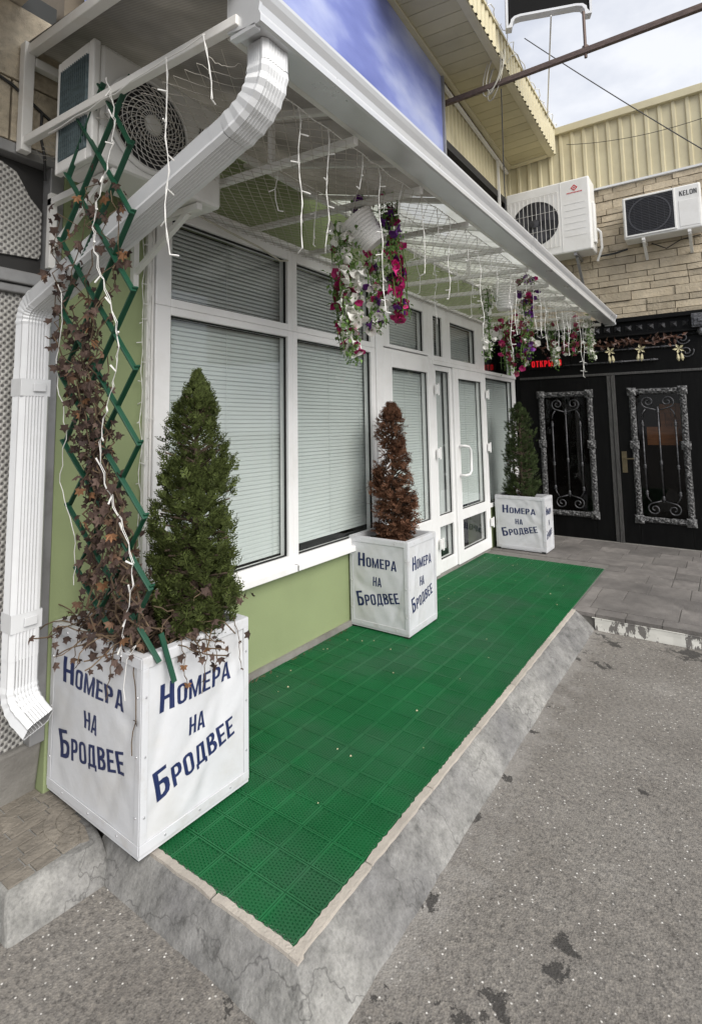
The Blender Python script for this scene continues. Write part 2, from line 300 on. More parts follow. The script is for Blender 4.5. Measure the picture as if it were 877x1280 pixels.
# ------------------------------------------------------------------ mesh helpers
ORG = {}
class MB:
    def __init__(s): s.v, s.f = [], []
    def add(s, vs, fs):
        o = len(s.v); s.v += [Vector(p) for p in vs]; s.f += [tuple(i + o for i in f) for f in fs]; return s
    def poly(s, pts): return s.add(pts, [tuple(range(len(pts)))])
    def hexa(s, b, t):                       # 4 bottom + 4 top points
        return s.add(list(b) + list(t), [(3, 2, 1, 0), (4, 5, 6, 7), (0, 1, 5, 4), (1, 2, 6, 5), (2, 3, 7, 6), (3, 0, 4, 7)])
    def box(s, x0, x1, y0, y1, z0, z1):
        return s.hexa([(x0, y0, z0), (x1, y0, z0), (x1, y1, z0), (x0, y1, z0)], [(x0, y0, z1), (x1, y0, z1), (x1, y1, z1), (x0, y1, z1)])
    def bar(s, p, q, w, h, upv=(0, 0, 1)):
        p, q = Vector(p), Vector(q); d = (q - p).normalized(); a = d.cross(Vector(upv))
        if a.length < 1e-4: a = d.cross(Vector((1, 0, 0)))
        a.normalize(); c = a.cross(d); a, c = a * w / 2, c * h / 2
        return s.hexa([p - a - c, p + a - c, p + a + c, p - a + c], [q - a - c, q + a - c, q + a + c, q - a + c])
    def tube(s, pts, r, n=6, cap=True):
        pts = [Vector(p) for p in pts]; k = len(pts); o = len(s.v)
        prev = None
        for i, p in enumerate(pts):
            d = (pts[min(i + 1, k - 1)] - pts[max(i - 1, 0)]); d = d.normalized() if d.length > 1e-9 else Vector((0, 0, 1))
            if prev is None: a = d.cross(Vector((0, 0, 1))); a = a if a.length > .05 else d.cross(Vector((1, 0, 0)))
            else: a = prev - d * prev.dot(d); a = a if a.length > .01 else d.cross(Vector((1, 0, 0)))
            a.normalize(); prev = a; c = d.cross(a); rr = r[i] if isinstance(r, (list, tuple)) else r
            for j in range(n):
                t = 2 * math.pi * j / n; s.v.append(p + a * math.cos(t) * rr + c * math.sin(t) * rr)
        for i in range(k - 1):
            for j in range(n):
                s.f.append((o + i * n + j, o + i * n + (j + 1) % n, o + (i + 1) * n + (j + 1) % n, o + (i + 1) * n + j))
        if cap: s.f.append(tuple(o + j for j in range(n))[::-1]); s.f.append(tuple(o + (k - 1) * n + j for j in range(n)))
        return s
    def lathe(s, prof, base, axis=(0, 0, 1), n=16):
        ax = Vector(axis).normalized(); a = ax.orthogonal().normalized(); b = ax.cross(a); o = len(s.v); base = Vector(base)
        for (r, h) in prof:
            for j in range(n):
                t = 2 * math.pi * j / n; s.v.append(base + ax * h + (a * math.cos(t) + b * math.sin(t)) * r)
        for i in range(len(prof) - 1):
            for j in range(n):
                s.f.append((o + i * n + j, o + i * n + (j + 1) % n, o + (i + 1) * n + (j + 1) % n, o + (i + 1) * n + j))
        return s
    def grid(s, fn, nu, nv):
        o = len(s.v)
        for j in range(nv + 1):
            for i in range(nu + 1): s.v.append(Vector(fn(i / nu, j / nv)))
        for j in range(nv):
            for i in range(nu):
                a = o + j * (nu + 1) + i; s.f.append((a, a + 1, a + nu + 2, a + nu + 1))
        return s
    def mesh(s, name, mat, origin=(0, 0, 0), smooth=False):
        me = bpy.data.meshes.new(name); O = Vector(origin)
        me.from_pydata([v - O for v in s.v], [], s.f); me.update()
        if mat: me.materials.append(MATS[mat])
        if smooth: me.polygons.foreach_set('use_smooth', [True] * len(me.polygons))
        return me
    def build(s, name, mat, parent=None, bevel=0, smooth=False, kind=None, label=None, cat=None, group=None, origin=None):
        O = Vector(origin) if origin is not None else (ORG[parent.name] if parent else Vector((0, 0, 0)))
        o = bpy.data.objects.new(name, s.mesh(name, mat, O, smooth)); COL.objects.link(o)
        ORG[o.name] = O
        if parent: o.parent = parent; o.location = O - ORG[parent.name]
        else: o.location = O
        if bevel:
            b = o.modifiers.new('bevel', 'BEVEL'); b.width = bevel; b.segments = 2; b.limit_method = 'ANGLE'
        if kind: o['kind'] = kind
        if label: o['label'] = label
        if cat: o['category'] = cat
        if group: o['group'] = group
        return o
def thing(name, label, cat, loc=(0, 0, 0), group=None):
    o = bpy.data.objects.new(name, None); COL.objects.link(o); o.location = loc; o.empty_display_size = .1
    ORG[o.name] = Vector(loc); o['label'] = label; o['category'] = cat
    if group: o['group'] = group
    return o
def inst(name, me, parent, loc, rot=None, scale=1.0):
    o = bpy.data.objects.new(name, me); COL.objects.link(o); o.parent = parent
    o.location = Vector(loc) - ORG[parent.name]
    if rot is not None:
        if isinstance(rot, Matrix): o.rotation_euler = rot.to_euler()
        else: o.rotation_euler = rot
    o.scale = (scale,) * 3 if isinstance(scale, (int, float)) else scale
    return o
def nz3(p, s=1.0): return noise.noise(Vector(p) * s)

# glyphs: lists of polygons on a 1-high cell
def glyph(ch, s=.21):
    P = []
    def rc(x0, y0, x1, y1): P.append([(x0, y0), (x1, y0), (x1, y1), (x0, y1)])
    def band(o, i, closed):
        n = len(o)
        for k in range(n if closed else n - 1): P.append([o[k], o[(k + 1) % n], i[(k + 1) % n], i[k]])
    def oct_(x0, y0, x1, y1, c): return [(x0 + c, y0), (x1 - c, y0), (x1 - .3 * c, y0 + .3 * c), (x1, y0 + c), (x1, y1 - c), (x1 - .3 * c, y1 - .3 * c), (x1 - c, y1), (x0 + c, y1), (x0 + .3 * c, y1 - .3 * c), (x0, y1 - c), (x0, y0 + c), (x0 + .3 * c, y0 + .3 * c)]
    def bowl(x0, y0, x1, y1, t=None):
        t = t or s * .8; c = min(.2, (y1 - y0) * .4); d = max(.02, c - t * .6)
        o = [(x0, y0), (x1 - c, y0), (x1 - .3 * c, y0 + .3 * c), (x1, y0 + c), (x1, y1 - c), (x1 - .3 * c, y1 - .3 * c), (x1 - c, y1), (x0, y1)]
        X1, Y0, Y1 = x1 - s, y0 + t, y1 - t
        i = [(x0, Y0), (X1 - d, Y0), (X1 - .3 * d, Y0 + .3 * d), (X1, Y0 + d), (X1, Y1 - d), (X1 - .3 * d, Y1 - .3 * d), (X1 - d, Y1), (x0, Y1)]
        band(o, i, False)
    w = .52; h = s * .8
    if ch in 'НH': rc(0, 0, s, 1); rc(w - s, 0, w, 1); rc(s, .42, w - s, .42 + h)
    elif ch in 'ОO': band(oct_(0, 0, w, 1, .18), oct_(s, h, w - s, 1 - h, .08), True)
    elif ch in 'МM':
        w = .68; t = s * .9; rc(0, 0, t, 1); rc(w - t, 0, w, 1)
        P.append([(t, 1), (t, .62), (w / 2 - .055, 0), (w / 2, 0), (w / 2, .3)]); P.append([(w - t, 1), (w / 2, .3), (w / 2, 0), (w / 2 + .055, 0), (w - t, .62)])
    elif ch in 'ЕE': w = .44; rc(0, 0, s, 1); rc(s, 0, w, h); rc(s, 1 - h, w, 1); rc(s, .43, w - .05, .43 + h)
    elif ch == 'Р': w = .5; rc(0, 0, s, 1); bowl(s, .38, w, 1)
    elif ch == 'А':
        w = .56; P.append([(0, 0), (s, 0), (w / 2, .82), (w / 2 + .09, 1), (w / 2 - .09, 1)]); P.append([(w, 0), (w / 2 + .09, 1), (w / 2, .82), (w - s, 0)]); rc(.17, .2, w - .17, .2 + h)
    elif ch == 'Б': w = .51; rc(0, 0, s, 1); rc(s, 1 - h, w - .05, 1); bowl(s, 0, w, .62)
    elif ch == 'В': w = .51; rc(0, 0, s, 1); bowl(s, 0, w, .54, h * .9); bowl(s, .5, w - .02, 1, h * .9)
    elif ch == 'Д':
        w = .6; rc(0, -.14, s * .7, h); rc(w - s * .7, -.14, w, h); rc(s * .7, 0, w - s * .7, h)
        P.append([(.06, h), (.06 + s * .85, h), (.14 + s * .85, 1), (.14, 1)]); rc(w - .07 - s, h, w - .07, 1); rc(.14 + s * .85, 1 - h, w - .07 - s, 1)
    elif ch in 'КK':
        rc(0, 0, s, 1); P.append([(s, .4), (s, .62), (w - s * 1.1, 1), (w, 1)]); P.append([(s + .05, .52), (w - s * 1.1, 0), (w, 0), (s + .16, .7)])
    elif ch == 'L': w = .42; rc(0, 0, s, 1); rc(s, 0, w, h)
    elif ch == 'N': rc(0, 0, s, 1); rc(w - s, 0, w, 1); P.append([(s, 1), (s, .68), (w - s, 0), (w - s, .32)])
    elif ch in 'ТT': w = .46; rc(w / 2 - s / 2, 0, w / 2 + s / 2, 1 - h); rc(0, 1 - h, w, 1)
    elif ch == 'Ы': rc(0, 0, s, 1); bowl(s, 0, .46, .6); w = .68; rc(w - s, 0, w, 1)
    elif ch == 'U': rc(0, .15, s, 1); rc(w - s, .15, w, 1); P.append([(0, .15), (.12, 0), (w - .12, 0), (w, .15), (w - s, .2), (w - s - .03, h), (s + .03, h), (s, .2)])
    elif ch == 'A': return glyph('А', s)
    elif ch == 'X': P.append([(0, 0), (s, 0), (w, 1), (w - s, 1)]); P.append([(w - s, 0), (w, 0), (s, 1), (0, 1)])
    return P, w
def text_polys(word, height, small=1.0, gap=.09, s=.21, wide=1.0):
    out, x = [], 0
    for k, ch in enumerate(word):
        hh = height * (1 if k == 0 else small)
        P, w = glyph(ch, s)
        for p in P: out.append([(x + a * hh * wide, b * hh) for a, b in p])
        x += (w * wide + gap) * hh
    return out, x - gap * height
def lay(mb, polys, O, u, v):
    for p in polys:
        pts = [O + u * a + v * b for a, b in p]
        mb.poly(pts)

# ================================================================== GROUND
ZS = -.12
def street_z(x, y):
    return ZS + .010 * nz3((x * .6, y * .6, 3)) + .004 * nz3((x * 3, y * 3, 9))
st = MB()
xs = [-60, -20, -8, -3, -1] + [-.6 + .12 * i for i in range(50)] + [5.6, 6.5, 9, 15, 30, 80]
ys = [-80, -30, -12, -6, -4] + [-3 + .12 * i for i in range(48)] + [3, 5, 12, 40]
for j in range(len(ys)):
    for i in range(len(xs)): st.v.append(Vector((xs[i], ys[j], street_z(xs[i], ys[j]) if -1 < xs[i] < 5 and -3.5 < ys[j] < 2.7 else ZS - .004)))
for j in range(len(ys) - 1):
    for i in range(len(xs) - 1):
        a = j * len(xs) + i; st.f.append((a, a + 1, a + len(xs) + 1, a + len(xs)))
st.build('street', 'asphalt', kind='structure', smooth=True)

# terrace bed under the mat + far paving
ter = MB(); ter.box(1.325, 4.86, 1.07, 2.36, -.25, -.016); ter.box(4.862, 7.9, -4, 2.36, -.25, -.007)
pav = ter.build('pavement', 'bed', kind='structure')
x = 4.85
row = 0
while x < 7.74:
    dx = .15 if row == 0 else uni(.25, .36)
    if x + dx > 7.6: dx = 7.76 - x
    y = -3.2 + uni(0, .3)
    while y < 2.34:
        dy = uni(.2, .3) if row == 0 else random.choice((.2, .3, .42, .5, .6))
        y1 = min(y + dy, 2.345)
        if y1 - y < .06: break
        ylo, yhi = y, y1
        if x < 6.39:                              # the mat lies on this side
            if ylo >= 1.06: y = y1; continue
            yhi = min(yhi, 1.085)
            if yhi - ylo < .05: y = y1; continue
        z = uni(-.002, .002)
        mb = MB(); mb.box(x + .0035, x + dx - .0035, ylo + .0035, yhi - .0035, -.03, z)
        mb.build('slab', 'slab', pav, bevel=.0025)
        y = y1
    x += dx; row += 1
rz = MB()
rz.grid(lambda u, v: (4.845 + .008 * nz3((u * 40, v * 2, 4)), .93 - u * 4.6, ZS - .02 + v * (.108)), 90, 3)
rz.add([(4.84, .95, -.03), (4.84, -3.6, -.03), (4.9, -3.6, -.03), (4.9, .95, -.03)], [(0, 1, 2, 3)])
rz.build('riser', 'peeling_white', pav)

# sloped concrete kerb round the terrace
top = [(4.87, 1.062), (1.305, 1.062), (1.305, 1.98)]
bot = [(4.95, .925), (1.205, .925), (1.225, 1.98)]
kb = MB(); KV = 12
def kerb_pt(t, v):
    l0, l1 = 3.565, .918; d = t * (l0 + l1)
    if d < l0: k = d / l0; a = Vector((*top[0], 0)).lerp(Vector((*top[1], 0)), k); b = Vector((*bot[0], 0)).lerp(Vector((*bot[1], 0)), k)
    else: k = (d - l0) / l1; a = Vector((*top[1], 0)).lerp(Vector((*top[2], 0)), k); b = Vector((*bot[1], 0)).lerp(Vector((*bot[2], 0)), k)
    p = a.lerp(b, v); p.z = -.006 - .125 * (v ** 1.15) if v > 0 else -.006
    n = nz3((p.x * 3, p.y * 3, 1)) * .012 + nz3((p.x * 11, p.y * 11, 5)) * .006 + (nz3((p.x * 26, p.y * 26, v * 3)) * .004 + nz3((p.x * 50, p.y * 50, v * 6)) * .002)
    n += (nz3((p.x * 5, p.y * 5, 8)) * .02 + nz3((p.x * 17, p.y * 17, 8)) * .012) * v
    p.x += n * .6; p.y += n * .6; p.z += n * .5 * (1 if 0 < v < 1 else 0)
    if v == 1: p.z = ZS - .02
    return p
NT = 320
ts = [i / NT for i in range(NT + 1)] + [3.565 / 4.483]
ts = sorted(set(ts))
for t in ts:
    kb.v.append(Vector(kerb_pt(t, 0)) + Vector((.05, .05, 0)))
    for j in range(KV + 1): kb.v.append(kerb_pt(t, j / KV))
for i in range(len(ts) - 1):
    for j in range(KV + 1):
        a = i * (KV + 2) + j; kb.f.append((a, a + 1, a + KV + 3, a + KV + 2))
kerb = kb.build('kerb', 'kerb_concrete', kind='structure', smooth=True)
# beige edging pieces between mat and kerb, with a ragged edge
def edging(p, q, nrm):
    p, q, nrm = Vector(p), Vector(q), Vector(nrm); L_ = (q - p).length; n = max(4, int(L_ / .018)); mb = MB()
    for i in range(n + 1):
        t = p.lerp(q, i / n); w0 = .018 + .005 * nz3(t * 60) + .004 * (i % 2); w1 = .014 + .007 * nz3(t * 14 + Vector((5, 5, 5))); z = .004 + .004 * nz3(t * 18)
        mb.v += [t + nrm * w0 + Vector((0, 0, -.02)), t + nrm * w0 * .9 + Vector((0, 0, z)), t - nrm * w1 * .7 + Vector((0, 0, z)), t - nrm * w1 + Vector((0, 0, -.03))]
    for i in range(n):
        for j in range(3): a = i * 4 + j; mb.f.append((a, a + 4, a + 5, a + 1))
    mb.f += [(0, 1, 2, 3), (n * 4 + 3, n * 4 + 2, n * 4 + 1, n * 4)]
    mb.build('edging', 'edging', kerb)
cuts = [4.86, 4.1, 3.3, 2.75, 2.2, 1.72, 1.325]
for a, b in zip(cuts, cuts[1:]): edging((a - .003, 1.078, 0), (b + .003, 1.078, 0), (0, 1, 0))
for a, b in zip([1.06, 1.42, 1.74], [1.41, 1.73, 1.9]): edging((1.318, a, 0), (1.318, b, 0), (1, 0, 0))

# small concrete step on the left with a cast brick-and-arc top
stp = MB()
stp.hexa([(.90, 1.875, -.16), (1.27, 1.85, -.16), (1.4, 2.47, -.16), (.9, 2.47, -.16)], [(.935, 1.975, -.012), (1.26, 1.945, -.012), (1.4, 2.44, -.012), (.935, 2.44, -.012)])
step = stp.build('step', 'kerb_concrete', kind='structure', bevel=.012)
y = 1.985; k = 0
while y < 2.42:
    dy = .055; x = .94 - (.05 if k % 2 else 0)
    xr = 1.245 + max(0, y - 2.0) * .25
    while x < xr:
        dx = uni(.09, .17); a, b = max(x, .945), min(x + dx, xr)
        if b - a > .02:
            mb = MB(); mb.box(a + .003, b - .003, y + .003, y + dy - .003, -.02, -.0075 + uni(-.001, .001)); mb.build('paver', 'step_paver', step, bevel=.0015)
        x += dx
    y += dy; k += 1
for (cx, cy, a0, a1) in ((.93, 2.33, -80, 60), (1.27, 2.10, 110, 250)):
    for r0, r1 in ((.05, .09), (.094, .135)):
        aa = a0
        while aa < a1:
            da = uni(28, 44); mb = MB(); e = min(aa + da, a1); pts = []
            for r, rev in ((r0, 0), (r1, 1)):
                q = [(cx + r * math.cos(R(aa + (e - aa) * i / 4)), cy + r * math.sin(R(aa + (e - aa) * i / 4))) for i in range(5)]
                pts += q[::-1] if rev else q
            pts = [(min(max(px, .943), 1.247), py) for px, py in pts]
            n = len(pts); mb.add([(px, py, -.012) for px, py in pts] + [(px, py, -.0045) for px, py in pts], [tuple(range(n, 2 * n))] + [(i, (i + 1) % n, n + (i + 1) % n, n + i) for i in range(n)])
            mb.build('paver', 'step_paver', step); aa = e + 4

# ================================================================== GREEN MAT
mat_t = thing('floor_mat', 'long green plastic honeycomb mat of small square tiles in front of the shop windows', 'mat', (3.8, 1.7, -.012))
TX, TY = .1318, .1385
NXT, NYT = 38, 9
def tile_mesh(mb, ox, oy, cells=9):
    w, h = TX - .004, TY - .004
    mb.add([(ox, oy, -.012), (ox + w, oy, -.012), (ox + w, oy + h, -.012), (ox, oy + h, -.012)], [(0, 1, 2, 3)])
    bw = .0045
    for (a, b, c, d) in ((0, w, 0, bw), (0, w, h - bw, h), (0, bw, bw, h - bw), (w - bw, w, bw, h - bw)):
        mb.box(ox + a, ox + b, oy + c, oy + d, -.012, .0006)
    p = (w - 2 * bw) / cells; ry = p * .866; rows = int((h - 2 * bw) / ry); ry = (h - 2 * bw) / rows
    for j in range(rows):
        for i in range(cells - (j % 2)):
            cx = ox + bw + p * (i + .5 + .5 * (j % 2)); cy = oy + bw + ry * (j + .5)
            ro, ri = p * .56, p * .40
            A = [(cx + ro * math.sin(R(60 * k)), cy + ro * math.cos(R(60 * k)), -.0006) for k in range(6)]
            B = [(cx + ri * math.sin(R(60 * k)), cy + ri * math.cos(R(60 * k)), 0) for k in range(6)]
            C = [(cx + ri * math.sin(R(60 * k)), cy + ri * math.cos(R(60 * k)), -.010) for k in range(6)]
            mb.add(A + B + C, [(k, (k + 1) % 6, 6 + (k + 1) % 6, 6 + k) for k in range(6)] + [(6 + k, 6 + (k + 1) % 6, 12 + (k + 1) % 6, 12 + k) for k in range(6)])
tm = MB(); tile_mesh(tm, 0, 0); tile_me = tm.mesh('mat_tile', 'mat_green')
order = []
for i in range(NXT):
    for j in range(NYT):
        x, y = 1.335 + i * TX, 1.102 + j * TY
        order.append((x + y * .5, x, y))
order.sort(); rest = MB()
for k, (_, x, y) in enumerate(order):
    if k < 300: inst('mat_tile', tile_me, mat_t, (x, y, uni(-.0008, .0008)), (uni(-.004, .004), uni(-.004, .004), 0))
    else: tile_mesh(rest, x, y, 5)
rest.build('mat_tiles', 'mat_green', mat_t, kind='stuff')

# ================================================================== SHOP BUILDING
YW = 2.36
shop = thing('shop_building', 'green rendered shop front with white framed windows and glazed doors', 'building', (4.5, 2.5, 0))
w = MB()
w.box(1.25, 1.74, YW, 2.9, -.15, 3.45)
w.box(1.742, 3.95, YW + .002, 2.6, -.15, .555)
w.box(1.742, 7.79, YW + .004, 2.6, 2.70, 3.45)
w.box(6.53, 7.79, YW + .002, 2.6, -.15, .475)
w.build('wall', 'green_wall', shop, bevel=.004)
MB().box(1.742, 3.95, YW - .02, YW + .001, -.016, .035).build('skirting', 'plinth', shop)
MB().box(1.75, 7.805, 2.66, 2.70, -.1, 2.9).build('back_board', 'room_dark', shop)
MB().box(3.96, 6.53, YW - .03, 2.6, -.016, .028).build('threshold', 'plinth', shop, bevel=.004)
FY0, FY1 = YW - .03, YW + .045           # frame depth
def blind(mb, x0, x1, z0, z1, pitch, tilt, y):
    z = z1 - .01; hw = pitch * .62
    while z > z0 + .005:
        t = R(tilt + uni(-3, 3)); dy, dz = hw * math.cos(t), hw * math.sin(t); sag = uni(-.001, .001)
        mb.add([(x0, y - dy, z - dz + sag), (x1, y - dy, z - dz - sag), (x1, y - .004, z + .002), (x0, y - .004, z + .002), (x1, y + dy, z + dz), (x0, y + dy, z + dz)], [(0, 1, 2, 3), (3, 2, 4, 5)]); z -= pitch
    for xx in (x0 + .1, (x0 + x1) / 2, x1 - .1):
        if x1 - x0 > .5 or xx == (x0 + x1) / 2: mb.box(xx, xx + .003, y - .013, y - .0115, z0, z1)
def window(x0, x1, z0, z1, fl, fr, fb, ft, bl='blind_low', pitch=.026, tilt=72, zb=None, yoff=0, sill=False):
    mb = MB(); a, b = FY0 + yoff, FY1 + yoff
    mb.box(x0, x0 + fl, a, b, z0, z1); mb.box(x1 - fr, x1, a, b, z0, z1)
    mb.box(x0 + fl, x1 - fr, a, b, z0, z0 + fb); mb.box(x0 + fl, x1 - fr, a, b, z1 - ft, z1)
    # glazing bead
    g = .007; X0, X1, Z0, Z1 = x0 + fl, x1 - fr, z0 + fb, z1 - ft
    fr_o = mb.build('window', 'white_pvc', shop, bevel=.004)
    gk = MB()
    for q in ((X0, X0 + g, Z0, Z1), (X1 - g, X1, Z0, Z1), (X0 + g, X1 - g, Z0, Z0 + g), (X0 + g, X1 - g, Z1 - g, Z1)): gk.box(q[0], q[1], a + .02, a + .035, q[2], q[3])
    gk.build('gasket', 'dark_gap', fr_o)
    MB().box(X0 + .001, X1 - .001, a + .036, a + .042, Z0 + .001, Z1 - .001).build('pane', 'glass', fr_o)
    if bl:
        s = MB(); blind(s, X0 - .03, X1 + .04, (zb if zb else Z0 + .005), Z1 - .005, pitch, tilt, a + .10); s.build('blind', bl, fr_o, kind='stuff')
    if sill: MB().box(x0 - .01, x1 + .01, a - .035, a - .001, z0 - .03, z0 + .012).build('sill', 'white_pvc', fr_o, bevel=.004)
    return fr_o
ZT = 2.70
# big lower panes and the lights above them
window(1.742, 2.862, .575, 2.13, .098, .05, .07, .044, 'blind_low', zb=.66, sill=True)
window(2.863, 3.955, .575, 2.13, .05, .065, .06, .044, 'blind_low', zb=.685, tilt=70, sill=True)
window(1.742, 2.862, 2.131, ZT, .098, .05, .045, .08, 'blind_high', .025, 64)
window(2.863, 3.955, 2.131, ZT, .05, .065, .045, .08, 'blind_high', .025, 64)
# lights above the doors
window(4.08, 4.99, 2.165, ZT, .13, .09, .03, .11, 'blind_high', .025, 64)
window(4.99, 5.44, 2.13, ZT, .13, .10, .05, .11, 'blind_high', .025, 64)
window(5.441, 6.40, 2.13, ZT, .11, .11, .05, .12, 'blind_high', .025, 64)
window(6.402, 7.77, 2.10, ZT, .17, .12, .03, .12, None)
window(6.53, 7.77, .477, 2.098, .045, .12, .05, .055, 'blind_low', .026, 62, yoff=.004)
MB().box(3.957, 4.078, FY0 - .012, FY1, .028, ZT).build('mullion', 'white_pvc', shop, bevel=.004)
MB().box(5.04, 7.74, FY0 - .02, FY0 - .002, 2.085, 2.125).build('drip_rail', 'white_pvc', shop, bevel=.004)
MB().box(1.74, 7.78, FY0 - .03, FY1, ZT + .001, ZT + .03).build('head_trim', 'white_pvc', shop, bevel=.004)
def leaf(name, x0, x1, zt, side, rails, glass, blinds, yoff=-.012):
    mb = MB(); a, b = FY0 + yoff, FY1 + yoff; sw = side
    mb.box(x0, x0 + sw, a, b, .032, zt); mb.box(x1 - sw, x1, a, b, .032, zt)
    for z0, z1 in rails: mb.box(x0 + sw, x1 - sw, a, b, z0, z1)
    o = mb.build('door', 'white_pvc', shop, bevel=.005)
    for z0, z1 in glass:
        g = .007; gk = MB(); X0, X1 = x0 + sw, x1 - sw
        for q in ((X0, X0 + g, z0, z1), (X1 - g, X1, z0, z1), (X0 + g, X1 - g, z0, z0 + g), (X0 + g, X1 - g, z1 - g, z1)): gk.box(q[0], q[1], a + .02, a + .03, q[2], q[3])
        gk.build('gasket', 'dark_gap', o)
        MB().box(X0 + .001, X1 - .001, a + .032, a + .038, z0 + .001, z1 - .001).build('pane', 'glass', o)
    for z0, z1 in blinds:
        s = MB(); blind(s, x0 + sw - .05, x1 - sw + .06, z0, z1, .026, 68, a + .09); s.build('blind', 'blind_low', o, kind='stuff')
    return o
d1 = leaf('door', 4.08, 5.085, 2.15, .145, ((.032, .15), (.47, .575), (1.99, 2.15)), ((.15, .47), (.575, 1.99)), ((.58, 1.98),))
d1['label'] = 'fixed white door leaf with closed blinds'
side = leaf('door', 5.087, 5.545, 2.083, .06, ((.032, .15), (.47, .575), (2.03, 2.083)), ((.15, .47), (.575, 2.03)), (), 0)
side['label'] = 'narrow white sidelight without a blind'
# curtain behind sidelight
cu = MB(); cu.grid(lambda u, v: (5.12 + u * .62, 2.44 + .015 * math.sin(u * 40), .2 + v * 1.85), 40, 1); cu.build('curtain', 'blind_high', side, smooth=True)
d2 = leaf('door', 5.55, 6.525, 2.083, .135, ((.032, .15), (.47, .575), (1.975, 2.083)), ((.15, .47), (.575, 1.975)), ((.58, 1.97),), -.02)
d2['label'] = 'white entrance door leaf with white pull handle'
h = MB(); hy = FY0 - .02
h.tube([(5.64, hy, 1.25), (5.64, hy - .065, 1.25), (5.72, hy - .075, 1.24), (5.775, hy - .075, 1.2), (5.775, hy - .075, .98), (5.72, hy - .075, .945), (5.64, hy - .065, .94), (5.64, hy, .94)], .014, 8)
h.build('handle', 'white_pvc', d2, smooth=True)
for o, x in ((d1, 5.075), (d2, 6.5)):
    for z in (.33, 1.2, 1.83):
        mb = MB(); mb.box(x - .03, x + .03, FY0 - .055, FY0 - .033, z - .045, z + .045); mb.box(x - .012, x + .012, FY0 - .065, FY0 - .055, z - .06, z + .06); mb.build('hinge', 'white_pvc', o, bevel=.004)
# worn white conduit down the window's left jamb
cd = MB(); cd.box(1.69, 1.715, YW - .028, YW - .001, .7, 2.62); cd.box(1.724, 1.738, YW - .02, YW - .001, .7, 2.66)
cd.tube([(1.70, YW - .05, 2.62), (1.715, YW - .07, 2.66), (1.745, YW - .06, 2.68), (1.75, YW - .03, 2.69)], .02, 8)
cd.build('conduit', 'white_tube', shop, bevel=.003)

# ================================================================== LEFT NEIGHBOUR
nb = thing('neighbouring_shop', 'old stone faced shop front with woven shutters behind the downpipe', 'building', (.7, 2.5, -.12))
YN = 2.39
MB().box(-.6, 1.23, YN + .061, 2.9, .0, 3.5).build('wall', 'room_dark', nb)
x = -.5; 
for (x0, x1, z0, z1) in ((-.6, .62, 2.72, 2.99), (-.6, .75, 2.998, 3.34), (.628, 1.0, 2.72, 2.99), (.758, 1.212, 2.998, 3.34), (1.008, 1.212, 2.72, 2.99)):
    MB().box(x0, x1, YN - .03, YN + .06, z0, z1).build('stone_slab', 'conc_tan', nb, bevel=.004)
MB().box(-.6, 1.03, 1.2, YN + .06, 3.345, 3.5).build('ceiling_slab', 'conc_soffit', nb)
MB().box(-.6, 1.214, YN - .03, YN + .06, 2.665, 2.715).build('header', 'grey_frame', nb, bevel=.004)
MB().box(1.186, 1.249, YN - .03, YN + .06, .2, 2.664).build('jamb', 'grey_frame', nb, bevel=.004)
MB().box(-.6, 1.185, YN - .025, YN + .05, 2.11, 2.165).build('crossbar', 'grey_frame', nb, bevel=.005)
MB().box(-.6, 1.185, YN - .01, YN + .05, 2.07, 2.105).build('crossbar', 'grey_frame', nb, bevel=.005)
MB().box(-.6, 1.185, YN + .02, YN + .04, .2, 2.069).build('woven_panel', 'woven', nb)
# torn woven sheet over black backing
mb = MB(); mb.box(-.6, 1.185, YN + .034, YN + .04, 2.166, 2.664); mb.build('backing', 'torn_sheet', nb)
pts = [(-.6, 2.26), (1.01, 2.235), (1.17, 2.245), (1.178, 2.27), (1.176, 2.46), (1.16, 2.478), (1.125, 2.51), (1.09, 2.565), (1.06, 2.61), (1.0, 2.635), (.8, 2.65), (-.6, 2.655)]
mb = MB(); n = len(pts); mb.add([(a, YN + .02, b) for a, b in pts] + [(a, YN + .03, b) for a, b in pts], [tuple(range(n))[::-1], tuple(range(n, 2 * n))] + [(i, (i + 1) % n, n + (i + 1) % n, n + i) for i in range(n)]); mb.build('woven_panel', 'woven', nb, label='torn upper woven panel')
mb = MB(); mb.hexa([(-.6, YN + .055, -.16), (1.249, YN + .055, -.16), (1.249, YN + .15, -.16), (-.6, YN + .15, -.16)], [(-.6, YN - .01, .2), (1.249, YN - .01, .2), (1.249, YN + .059, .2), (-.6, YN + .059, .2)]); mb.build('plinth', 'plinth', nb, bevel=.01)
cb = MB()
cb.tube([(-.2, 2.36, 3.18), (.5, 2.355, 3.06), (.85, 2.355, 3.0), (1.0, 2.35, 2.96), (1.12, 2.352, 2.9), (1.2, 2.352, 2.86)], .007, 6)
cb.tube([(1.13, 2.35, 2.89), (1.13, 2.352, 2.78), (1.15, 2.35, 2.7), (1.17, 2.38, 2.6)], .006, 6)
cb.build('cable', 'cable_black', label='black cable sagging across the stained stone slabs', cat='cable')

